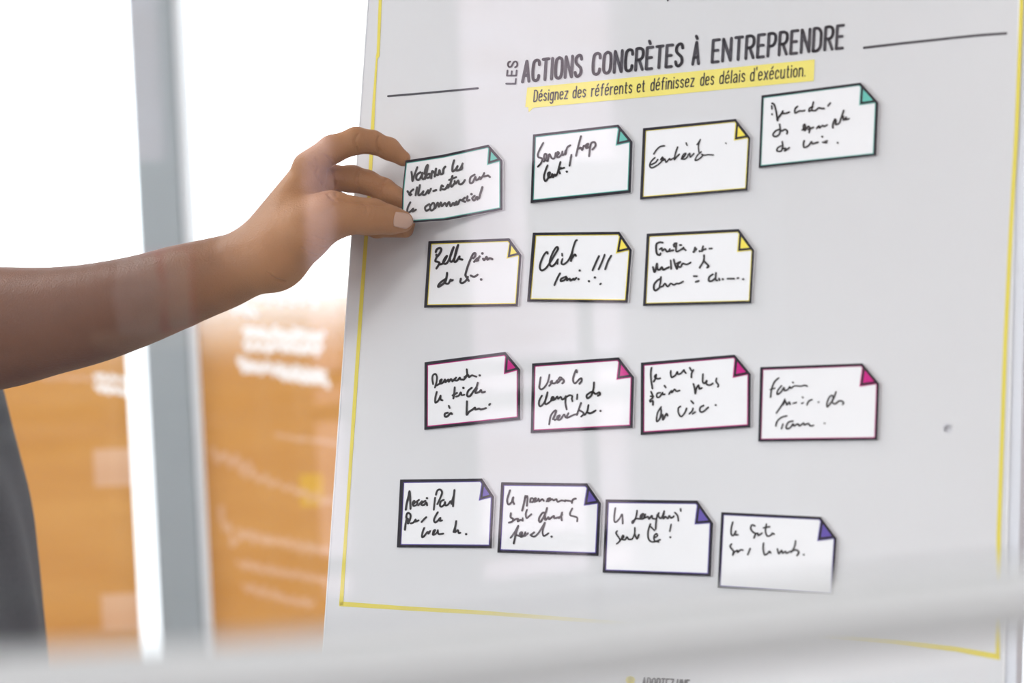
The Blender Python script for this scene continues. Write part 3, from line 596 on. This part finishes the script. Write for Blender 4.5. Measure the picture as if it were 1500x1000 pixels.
card('white card with violet folded corner, bottom row, farthest left, three handwritten lines', M['vio'], (575, 690, 8),
 [(88, 97), (1050, 85), (1010, 345), (1190, 298), (1162, 900), (50, 892)],
 '155,450 165,380 185,300 198,235 205,300 210,440;165,380 190,300;235,390 260,370 255,345 238,365 245,405 285,390 290,350;275,360 310,335;300,400 345,350;385,345 345,370 340,395 370,395 395,365 405,400;402,315;498,310 490,380 483,450;508,275 525,225 560,215 580,250 560,310 525,385;600,335 565,355 555,400 575,415 605,390 615,360 620,400 650,390 680,350 690,380;725,220 715,310 708,410;690,380 712,300;'
 '145,685 152,620 165,560 160,530 175,490 205,500 210,540 185,610;180,555 178,610;215,610 245,600 270,565 265,590 305,575;340,595 370,560 395,538;530,480 500,530 485,575 500,600 530,580 560,545 555,580 580,575;'
 '370,665 350,720 345,770 370,760 410,710 420,730 440,700;470,740 500,690 480,700 475,745 520,720 530,690;530,700 540,735 595,730;745,585 735,650 715,710;735,670 730,715 765,690 775,725 795,720;860,735', 'row4', wd=2.7, edges=[3, 3.2, 2.6, 3.0, 4.2])
card('white card with violet folded corner, bottom row, level with leftmost, second in that row', M['vio'], (720, 695, 7.694),
 [(108, 85), (1078, 97), (1038, 350), (1235, 322), (1207, 915), (65, 877)],
 '208,175 190,230 175,290 190,335 225,310 240,260;245,255 240,300 255,330;380,240 370,300 345,405;375,270 400,240 405,270 398,350;435,310 440,270 460,265;455,310 490,290 500,265 475,275 480,305 520,290 530,270 540,300 570,275 590,295;620,300 650,280 660,265 630,275 640,300 680,275 700,290 730,275 745,305 790,290 830,300;830,290 900,300 905,318;905,300 925,275 950,270;'
 '218,435 215,480 245,500 230,530 195,540;240,520 275,500 300,500 295,525 325,510 350,515;350,490 352,520;400,395 385,440 395,490 420,470 450,445;625,375 605,440 555,530 535,520 540,480 575,430 600,430;600,440 605,510 640,480 650,500 700,465 710,490 760,480;795,425 785,470 792,515;795,450 760,490;910,380 885,430 890,460 930,470 965,485 965,525;'
 '215,710 260,650 300,575;300,580 275,660 250,775;280,680 330,690 345,650 320,660 330,700 370,680 380,650;375,690 410,660;440,680 480,650;450,690 490,695 540,640 600,540;600,545 575,640 590,690 640,660;675,697', 'row4', wd=2.6, edges=[3, 3, 3.4, 3, 3])
card('white card with violet folded corner, bottom row, two lines ending in an exclamation mark', M['vio'], (875, 720, 7.406),
 [(90, 83), (1085, 95), (1053, 355), (1258, 340), (1232, 918), (57, 877)],
 '195,175 185,240 182,310 200,330 240,290 268,245 275,345;430,205 420,270 385,340 380,320 425,290;430,290 470,290 500,240 475,250 465,290 500,290 520,245;510,285 550,270 560,295 590,260 600,290 640,290 650,250;665,230 640,300 632,405;655,250 690,290 725,210;725,215 715,290 740,270 765,290 780,260 800,285 830,265;840,225 870,260 878,315;902,185 905,210;'
 '215,425 202,450 235,500 245,530 210,565;245,525 285,490 275,475 265,510 300,520 320,490 340,515 370,515;405,390 405,450 380,510;405,460 430,510 450,465;575,350 550,430 555,510 600,545 680,520;580,380 620,420;610,500 650,480 640,455 615,480 620,530 665,545;800,355 785,430;790,492', 'row4', wd=2.3, edges=[3.2, 3, 3.4, 2.8, 2.8])
card('white card with violet folded corner, lowest and rightmost of the bottom row', M['vio'], (1040, 740, 7.145),
 [(118, 70), (1160, 120), (1122, 373), (1328, 345), (1290, 930), (78, 860)],
 '238,175 222,240 222,300 245,315 270,270 262,305 292,308;470,215 440,205 425,240 450,280 475,295 460,340;475,300 500,290 505,315 545,290;590,195 580,270 600,320 640,310 650,290 672,300;560,235 625,222;'
 '225,405 210,430 240,470 250,490 238,520;240,500 285,470 290,490 320,465 345,468;420,450 395,515;560,395 555,450 570,515 600,505 620,480 635,498;705,455 720,505 750,470 760,500 790,480 800,500 840,480;895,370 885,430 850,490;850,480 900,465 930,490 910,525;980,515', 'row4', wd=2.3, edges=[2.6, 2.8, 2.8, 2.2, 2.4], cl=1.2)

# ------------------------------------------------------------------ signed-distance modelling for the person
def cone(p, a, b, ra, rb, flat=None):
    a = np.array(a, np.float32); b = np.array(b, np.float32); ba = b - a; X, Y, Z = p
    dx, dy, dz = X - a[0], Y - a[1], Z - a[2]; bb = float(ba @ ba) + 1e-9
    h = np.clip((dx * ba[0] + dy * ba[1] + dz * ba[2]) / bb, 0, 1)
    ex, ey, ez = dx - h * ba[0], dy - h * ba[1], dz - h * ba[2]
    if flat is not None:
        n, s = flat; k = (ex * n[0] + ey * n[1] + ez * n[2]) * (s - 1); ex, ey, ez = ex + k * n[0], ey + k * n[1], ez + k * n[2]
    return np.sqrt(ex * ex + ey * ey + ez * ez) - (ra + (rb - ra) * h)
def smin(a, b, k):
    h = np.clip(.5 + .5 * (b - a) / k, 0, 1); return b + (a - b) * h - k * h * (1 - h)
def smax(a, b, k): return -smin(-a, -b, k)
def surface_nets(fn, lo, hi, vx, lip=2.4):
    n = [int(math.ceil((h - l) / vx)) + 1 for l, h in zip(lo, hi)]
    ax = [np.float32(l) + np.arange(m, dtype=np.float32) * np.float32(vx) for l, m in zip(lo, n)]
    D = np.empty(n, np.float32)
    BS = 16; st = [np.arange(0, m, BS) for m in n]
    cc = [np.float32(l) + (s.astype(np.float32) + (BS - 1) / 2) * np.float32(vx) for l, s in zip(lo, st)]
    Dc = fn((cc[0][:, None, None], cc[1][None, :, None], cc[2][None, None, :])); thr = .87 * BS * vx * lip + .004
    for a, i in enumerate(st[0]):
        for b, j in enumerate(st[1]):
            for c_, k in enumerate(st[2]):
                if abs(Dc[a, b, c_]) > thr: D[i:i + BS, j:j + BS, k:k + BS] = Dc[a, b, c_]
                else: D[i:i + BS, j:j + BS, k:k + BS] = fn((ax[0][i:i + BS, None, None], ax[1][None, j:j + BS, None], ax[2][None, None, k:k + BS]))
    ins = D < 0
    c = [m - 1 for m in n]
    cnt = np.zeros(c, np.uint8)
    for i in (0, 1):
        for j in (0, 1):
            for k in (0, 1): cnt += ins[i:i + c[0], j:j + c[1], k:k + c[2]]
    act = (cnt > 0) & (cnt < 8); idx = -np.ones(c, np.int64); I = np.argwhere(act); idx[act] = np.arange(len(I))
    acc = np.zeros((len(I), 3)); num = np.zeros(len(I))
    co = [(i, j, k) for i in (0, 1) for j in (0, 1) for k in (0, 1)]
    for a in co:
        for b in co:
            if a < b and sum(abs(x - y) for x, y in zip(a, b)) == 1:
                da = D[I[:, 0] + a[0], I[:, 1] + a[1], I[:, 2] + a[2]]; db = D[I[:, 0] + b[0], I[:, 1] + b[1], I[:, 2] + b[2]]
                m = (da < 0) != (db < 0); t = np.where(m, da / np.where(m, da - db, 1), 0)
                acc += (np.array(a) + t[:, None] * (np.array(b) - np.array(a))) * m[:, None]; num += m
    V = (I + acc / num[:, None]) * vx + np.array(lo)
    faces = []
    for axis in range(3):
        s0 = [slice(None)] * 3; s1 = [slice(None)] * 3; s0[axis] = slice(0, -1); s1[axis] = slice(1, None)
        A, Bm = ins[tuple(s0)], ins[tuple(s1)]; E = np.argwhere(A != Bm); o1, o2 = [(1, 2), (2, 0), (0, 1)][axis]
        ok = (E[:, o1] > 0) & (E[:, o2] > 0) & (E[:, o1] < c[o1]) & (E[:, o2] < c[o2]); E = E[ok]
        def g(d1, d2):
            q = E.copy(); q[:, o1] -= d1; q[:, o2] -= d2; return idx[q[:, 0], q[:, 1], q[:, 2]]
        Q = np.stack([g(1, 1), g(0, 1), g(0, 0), g(1, 0)], 1); fl = A[E[:, 0], E[:, 1], E[:, 2]]; Q[~fl] = Q[~fl][:, ::-1]; faces.append(Q)
    return V, np.concatenate(faces)
def np_mesh(name, V, Q, m, parent):
    off = np.array(parent.location) if parent is not None else 0
    me = bpy.data.meshes.new(name); me.vertices.add(len(V)); me.vertices.foreach_set('co', (V - off).astype(np.float32).ravel())
    me.loops.add(Q.size); me.loops.foreach_set('vertex_index', Q.astype(np.int32).ravel()); me.polygons.add(len(Q))
    me.polygons.foreach_set('loop_start', np.arange(0, Q.size, 4, dtype=np.int32)); me.polygons.foreach_set('loop_total', np.full(len(Q), 4, np.int32))
    me.update(calc_edges=True); me.validate(); me.polygons.foreach_set('use_smooth', [True] * len(me.polygons)); me.materials.append(m)
    o = bpy.data.objects.new(name, me); COL.objects.link(o)
    if parent is not None: o.parent = parent
    return o
pp = lambda x, y, d: np.array(P(x, y, d)); rr = lambda r, d: r * d / F

# the arm: (px, py, depth, radius px)
fore = [(372, 381, 1.488, 45), (330, 398, 1.492, 49), (270, 417, 1.498, 57), (200, 441, 1.508, 64), (130, 460, 1.518, 71), (60, 472, 1.530, 78), (0, 480, 1.542, 87), (-70, 488, 1.556, 90), (-120, 490, 1.57, 86)]
fing = {
 'index': [(450, 243, 1.480, 21), (486, 219, 1.477, 20), (522, 206, 1.478, 19), (545, 208, 1.482, 16.5), (570, 218, 1.488, 15.5), (590, 232, 1.4895, 11.5)],
 'middle': [(452, 264, 1.500, 20), (485, 261, 1.498, 19), (516, 262, 1.499, 19), (538, 267, 1.500, 17), (562, 278, 1.500, 16.5), (597, 295, 1.4895, 12.5)],
 'ring': [(455, 275, 1.518, 19), (502, 302, 1.520, 17), (552, 318, 1.507, 15), (596, 327, 1.4895, 12.5)],
 'little': [(460, 300, 1.532, 17), (502, 326, 1.530, 14), (552, 335, 1.507, 12.5), (594, 336, 1.4895, 12)],
 'thumb': [(412, 372, 1.466, 40), (448, 345, 1.458, 34), (478, 324, 1.455, 29), (512, 315, 1.458, 26.5), (545, 317, 1.462, 25), (572, 322, 1.465, 19.5), (590, 324.5, 1.466, 15.5)],
}
palm = [((374, 378, 1.482, 44), (452, 258, 1.485, 27)), ((378, 378, 1.500, 38), (454, 268, 1.503, 24)), ((384, 380, 1.515, 32), (456, 282, 1.52, 21)), ((388, 384, 1.522, 27), (460, 300, 1.532, 19)), ((398, 388, 1.475, 33), (404, 388, 1.50, 30)), ((420, 350, 1.482, 38), (470, 300, 1.492, 22)), ((425, 325, 1.472, 30), (488, 303, 1.462, 19))]
FORE = smooth(fore, 3)
crease = []   # filled below once a first surface exists
def arm_sdf(p, cr=True):
    def ch(pts, k):
        d = None
        for (a, b) in zip(pts[:-1], pts[1:]):
            e = cone(p, pp(*a[:3]), pp(*b[:3]), rr(a[3], a[2]), rr(b[3], b[2])); d = e if d is None else smin(d, e, k)
        return d
    d = ch(FORE, .004)
    wr = [(x, y, dd + .016, r - 8) for x, y, dd, r in fore[:3]]
    d = smin(d, ch(wr, .01), .012)
    for a, b in palm: d = smin(d, cone(p, pp(*a[:3]), pp(*b[:3]), rr(a[3], a[2]), rr(b[3], b[2])), .010)
    fs = None
    for nme in ('index', 'middle', 'ring', 'little'):
        e = ch(fing[nme], .0035); fs = e if fs is None else smin(fs, e, .0012)
    d = smin(d, fs, .0045)
    th_ = fing['thumb']; d = smin(d, ch(th_[:3], .006), .022); d = smin(d, ch(th_[2:], .005), .005)
    d = smax(d, -cone(p, pp(482, 262, 1.468), pp(492, 281, 1.47), .0015, .0012), .004)
    return d
def hit(px, py, fn, t0=1.35, t1=1.62):                    # first surface point along a sight line
    d = np.array(ray(px, py)); o = np.array(ORG); t = t0
    for _ in range(60):
        q = o + d * t; v = float(fn((np.float32(q[0]), np.float32(q[1]), np.float32(q[2])), False))
        if v < 1e-5: return q
        t += max(v, 1e-5) * .9
        if t > t1: return None
    return q
cl_px = [([(556, 199), (553, 208), (556, 222)], .0009), ([(525, 196), (520, 206), (524, 221)], .0009), ([(528, 244), (522, 262), (527, 281)], .0008), ([(566, 262), (557, 274), (556, 292)], .0010),
         ([(455, 240), (468, 262), (480, 284), (492, 294)], .0010), ([(475, 228), (484, 236), (489, 244)], .0010), ([(462, 232), (466, 244), (464, 254)], .0008), ([(486, 250), (489, 268), (493, 286)], .0010),
         ([(498, 292), (530, 297), (560, 301)], .0009), ([(456, 345), (478, 352), (492, 350)], .0006), ([(448, 352), (468, 362), (478, 362)], .0006), ([(440, 362), (456, 372), (464, 374)], .0006),
         ([(392, 400), (402, 408), (416, 412)], .0009), ([(535, 298), (538, 308), (536, 318)], .0005), ([(541, 298), (545, 308), (543, 318)], .0005), ([(548, 299), (552, 309), (550, 319)], .0004)]
for pts, r in cl_px:
    h = [hit(*q, arm_sdf) for q in smooth(pts, 3)]; h = [x for x in h if x is not None]
    crease += [(a, b, r) for a, b in zip(h[:-1], h[1:]) if np.linalg.norm(a - b) < .012]
cs = [pp(x, y, d) for x, y, d in ((-170, 600, 1.46), (625, 600, 1.46), (-170, 150, 1.46), (625, 150, 1.62), (-170, 600, 1.62))]
person = tag(empty('person', (-.60, 1.78, 0)), 'person in a grey t-shirt at left, bare arm stretched out to hold a card', 'person')
VA, QA = surface_nets(arm_sdf, (-.475, 1.395, CAMZ - .145), (-.055, 1.625, CAMZ + .10), .0009, 1.35)
def grad(V):
    e = 4e-4; g = []
    f = lambda q: arm_sdf((q[:, 0], q[:, 1], q[:, 2]))
    for k in range(3): o = np.zeros(3); o[k] = e; g.append(f(V + o) - f(V - o))
    g = np.stack(g, 1); return g / (np.linalg.norm(g, axis=1, keepdims=True) + 1e-12)
for a, b, r in crease:                                    # skin folds pressed into the surface
    near = np.where(np.linalg.norm(VA - (a + b) / 2, axis=1) < np.linalg.norm(b - a) / 2 + 4 * r)[0]
    if not len(near): continue
    q = VA[near]; ba = b - a; h = np.clip((q - a) @ ba / (ba @ ba), 0, 1)[:, None]; dd = np.linalg.norm(q - a - h * ba, axis=1)
    VA[near] -= grad(q) * (np.exp(-(dd / (r * 1.1)) ** 2) * r * 1.15)[:, None]

# the rest of the body, mostly outside the frame: torso leaning back a little, facing the board
FW = np.array([.95, -.31, 0.]); LF = np.array([.31, .95, 0.]); PB = np.array([-.613, 1.80, 0.]); UPV = np.array([0, 0, 1.])
def bp(f, l, z): return PB + FW * f + LF * l + UPV * z
flatT = (FW, 1.45)
sh_l, sh_r = bp(-.03, .185, 1.40), bp(-.03, -.185, 1.40)
elbow_l = pp(-120, 490, 1.57)
elbow_r, hand_r = bp(-.02, -.25, 1.10), bp(.06, -.25, .86)
def torso(p, g):
    d = cone(p, bp(.04, 0, .98), bp(.03, 0, 1.14), .165 + g, .155 + g, flatT)
    d = smin(d, cone(p, bp(.03, 0, 1.12), bp(.015, 0, 1.32), .155 + g, .172 + g, flatT), .05)
    return smin(d, cone(p, bp(-.03, .12, 1.38), bp(-.03, -.12, 1.38), .065 + g, .065 + g), .06)
def body_sdf(p):
    d = torso(p, 0)
    d = smin(d, cone(p, bp(-.03, 0, 1.40), bp(0, 0, 1.54), .062, .056), .03)
    hd = cone(p, bp(.005, 0, 1.66), bp(-.005, 0, 1.69), .090, .096, (LF, 1.18)); hd = smin(hd, cone(p, bp(.045, 0, 1.575), bp(.03, 0, 1.63), .048, .062, (LF, 1.05)), .03)
    hd = smin(hd, cone(p, bp(.098, 0, 1.655), bp(.118, 0, 1.625), .009, .014), .012)
    hd = smin(hd, cone(p, bp(.092, .015, 1.593), bp(.092, -.015, 1.593), .009, .009), .006)
    hd = smin(hd, cone(p, bp(.085, .04, 1.685), bp(.088, -.04, 1.685), .012, .012), .012)
    for s in (-1, 1):
        hd = smax(hd, -cone(p, bp(.108, s * .032, 1.665), bp(.108, s * .034, 1.665), .015, .015), .01)
        hd = smin(hd, cone(p, bp(-.005, s * .082, 1.68), bp(-.002, s * .082, 1.63), .016, .011, (LF, 2.2)), .004)
    d = smin(d, hd, .02)
    d = smin(d, cone(p, sh_l, elbow_l, .055, .046), .03)
    d = smin(d, cone(p, sh_r, elbow_r, .055, .042), .03); d = smin(d, cone(p, elbow_r, hand_r, .042, .028), .01)
    d = smin(d, cone(p, hand_r, hand_r + np.array([.02, 0, -.07]), .028, .026, (LF, 1.6)), .01)
    for k in range(4): q = hand_r + np.array([.02, 0, -.075]) + FW * (.024 - .016 * k); d = smin(d, cone(p, q, q + np.array([.0, .004, -.06 + .006 * abs(k - 1)]), .009, .007), .003)
    d = smin(d, cone(p, hand_r + FW * .03, hand_r + FW * .055 + np.array([0, 0, -.055]), .011, .008), .006)
    for s in (-1, 1):
        d = smin(d, cone(p, bp(.02, s * .09, .95), bp(.03, s * .10, .52), .088, .058), .03); d = smin(d, cone(p, bp(.03, s * .10, .52), bp(0, s * .10, .10), .056, .036), .02)
    return d
VB, QB = surface_nets(body_sdf, (-1.0, 1.40, .02), (-.25, 2.2, 1.84), .0075)
VAB = np.concatenate([VA, VB]); QAB = np.concatenate([QA, QB + len(VA)])
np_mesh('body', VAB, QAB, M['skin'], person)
def shirt_sdf(p):
    X, Y, Z = p
    fold = .004 * np.sin(40 * (X * FW[0] + Y * FW[1]) + 9 * Z) + .003 * np.sin(70 * Y + 25 * Z)
    d = torso(p, .022) + fold
    d = smin(d, cone(p, bp(.055, 0, .93), bp(.045, 0, 1.2), .192, .178, flatT) + fold, .05)
    d = smin(d, cone(p, sh_l, sh_l + (elbow_l - sh_l) * .55, .068, .066), .03)
    d = smin(d, cone(p, sh_r, sh_r + (elbow_r - sh_r) * .62, .068, .064), .03)
    d = smax(d, .90 - Z, .005)
    e = sh_l + (elbow_l - sh_l) * .6; n = (elbow_l - sh_l) / np.linalg.norm(elbow_l - sh_l)
    inner = smin(body_in(p), torso(p, .016), .01)
    d = np.where(np.abs(X + Y + Z) < 1e9, d, d)
    return smax(d, -cone(p, bp(-.02, 0, 1.44), bp(0, 0, 1.6), .068, .07), .006)
def body_in(p): return cone(p, sh_l, elbow_l, .05, .046)
VS, QS = surface_nets(shirt_sdf, (-1.05, 1.36, .86), (-.22, 2.25, 1.54), .006)
np_mesh('t_shirt', VS, QS, M['shirt'], person)
def trous_sdf(p):
    d = cone(p, bp(.03, 0, .90), bp(.035, 0, 1.0), .172, .170, flatT)
    for s in (-1, 1):
        d = smin(d, cone(p, bp(.02, s * .09, .90), bp(.03, s * .10, .52), .10, .074), .03); d = smin(d, cone(p, bp(.03, s * .10, .52), bp(0, s * .10, .10), .072, .058), .02)
    return smax(d, .05 - p[2] + 0 * d, .004)
VT, QT = surface_nets(trous_sdf, (-.95, 1.5, .03), (-.3, 2.15, 1.2), .009)
np_mesh('trousers', VT, QT, M['trous'], person)
for s in (-1, 1):
    def shoe_sdf(p, s=s): return smax(smin(cone(p, bp(-.03, s * .10, .05), bp(.15, s * .11, .038), .047, .040), cone(p, bp(-.02, s * .10, .08), bp(-.02, s * .10, .1), .045, .045), .02), -p[2] + 0.002, .003)
    c0 = bp(.05, s * .1, .05); VH, QH = surface_nets(shoe_sdf, tuple(c0 - np.array([.22, .22, .06])), tuple(c0 + np.array([.22, .22, .14])), .007); np_mesh('shoe', VH, QH, M['shoe'], person)
def hair_sdf(p):
    d = cone(p, bp(-.005, 0, 1.672), bp(-.012, 0, 1.70), .100, .106, (LF, 1.16)); X, Y, Z = p
    f = (X - PB[0]) * FW[0] + (Y - PB[1]) * FW[1]
    return smax(smax(d, (f - .055) + (1.70 - Z) * .6, .01), 1.62 - Z + 0 * d, .01)
VR, QR = surface_nets(hair_sdf, tuple(bp(0, 0, 1.7) - .17), tuple(bp(0, 0, 1.7) + .17), .006); np_mesh('hair', VR, QR, M['hair'], person)
for s in (-1, 1):
    for nm, f0, r, m_ in (('eye', .085, .013, 'eye'), ('iris', .0935, .0062, 'iris')):
        c = bp(f0, s * .032, 1.665)
        V1, Q1 = surface_nets(lambda p: cone(p, c, c + 1e-4, r, r), tuple(c - r * 1.3), tuple(c + r * 1.3), r / 6); np_mesh(nm, V1, Q1, M[m_], person)
# thumb nail: a thin curved plate on the thumb's visible side
nv, nf = [], []; NU, NV = 14, 12
c0n, ax_, ay_ = np.array([590.5, 323.0]), np.array([13.5, 2.6]), np.array([-1.6, 11.0])
for j in range(NV + 1):
    for i in range(NU + 1):
        u, v = 2 * i / NU - 1, 2 * j / NV - 1
        uu, vv = u * (1 - .10 * v * v), v * math.sqrt(max(0, 1 - .55 * max(0, u) ** 3 - .12 * max(0, -u) ** 2))
        q = c0n + ax_ * uu * (1 - .22 * v * v if u > 0 else 1) + ay_ * vv
        h = hit(q[0], q[1], arm_sdf, t1=1.50)
        nv.append(h)
good = [q for q in nv if q is not None]
if len(good) > 20:
    zref = np.mean(good, 0)
    q2 = []
    for i, q in enumerate(nv): q2.append(q if q is not None else nv[max(0, i - 1)] if nv[max(0, i - 1)] is not None else zref)
    view = (np.array(ORG) - zref); view /= np.linalg.norm(view)
    q2 = [q + view * .0007 for q in q2]
    nf = [(j * (NU + 1) + i, j * (NU + 1) + i + 1, (j + 1) * (NU + 1) + i + 1, (j + 1) * (NU + 1) + i) for j in range(NV) for i in range(NU)]
    no = mesh_obj('thumb_nail', q2, nf, M['nail'], person, True); sm = no.modifiers.new('solid', 'SOLIDIFY'); sm.thickness = .0006; sm.offset = 0

# ------------------------------------------------------------------ glass partition and its pale rail, close to the lens
part = tag(empty('window_2', (PP.x, PP.y, 0)), kind='structure')
c_a, c_b = PP - pd * .62, PP + pd * .75
def pane_box(name, a, b, z0, z1, th, m, parent):
    v = [q + pn * s * th / 2 + Vector((0, 0, z - q.z)) for q in (a, b) for s in (-1, 1) for z in (z0, z1)]
    f = [(0, 1, 3, 2), (4, 6, 7, 5), (0, 4, 5, 1), (2, 3, 7, 6), (0, 2, 6, 4), (1, 5, 7, 3)]
    return fix_normals(mesh_obj(name, v, f, m, parent))
def on_plane(px, py, push=0.0):
    d = ray(px, py); t = (PP + pn * push - ORG).dot(pn) / d.dot(pn); return ORG + d * t
rc = [on_plane(x, y, .012) for x, y in ((-420, 1042), (-250, 1030), (0, 1014), (240, 1001), (480, 984), (670, 967), (860, 946), (1080, 920), (1300, 895), (1500, 874), (1750, 846), (2000, 820))]
ra2, rb2 = rc[0] - (rc[1] - rc[0]).normalized() * .3, rc[-1] + (rc[-1] - rc[-2]).normalized() * .4
rc = [ra2] + rc + [rb2]
pane_box('glass_pane', ra2, rb2, .06, 2.4, .006, M['pane'], part)
rv, rf = [], []; NS = 16
for q in rc:
    for k in range(NS):
        a = 2 * math.pi * k / NS; ca, sa = math.cos(a), math.sin(a)
        rv.append(q + pn * (.006 * math.copysign(abs(ca) ** .6, ca)) + Vector((0, 0, .0072 * math.copysign(abs(sa) ** .6, sa))))
rf = [(i * NS + k, i * NS + (k + 1) % NS, (i + 1) * NS + (k + 1) % NS, (i + 1) * NS + k) for i in range(len(rc) - 1) for k in range(NS)] + [tuple(range(NS)), tuple(range((len(rc) - 1) * NS, len(rc) * NS))]
fix_normals(mesh_obj('rail', rv, rf, M['rail'], part, True))
for q in (ra2, rb2): bar('post', Vector((q.x, q.y, .0)), Vector((q.x, q.y, 2.44)), .05, .05, M['rail'], part, side=pd, bev=.004)
for z in (.03, 2.42): bar('frame_rail', Vector((ra2.x, ra2.y, z)), Vector((rb2.x, rb2.y, z)), .05, .05, M['rail'], part, side=pn, bev=.004)
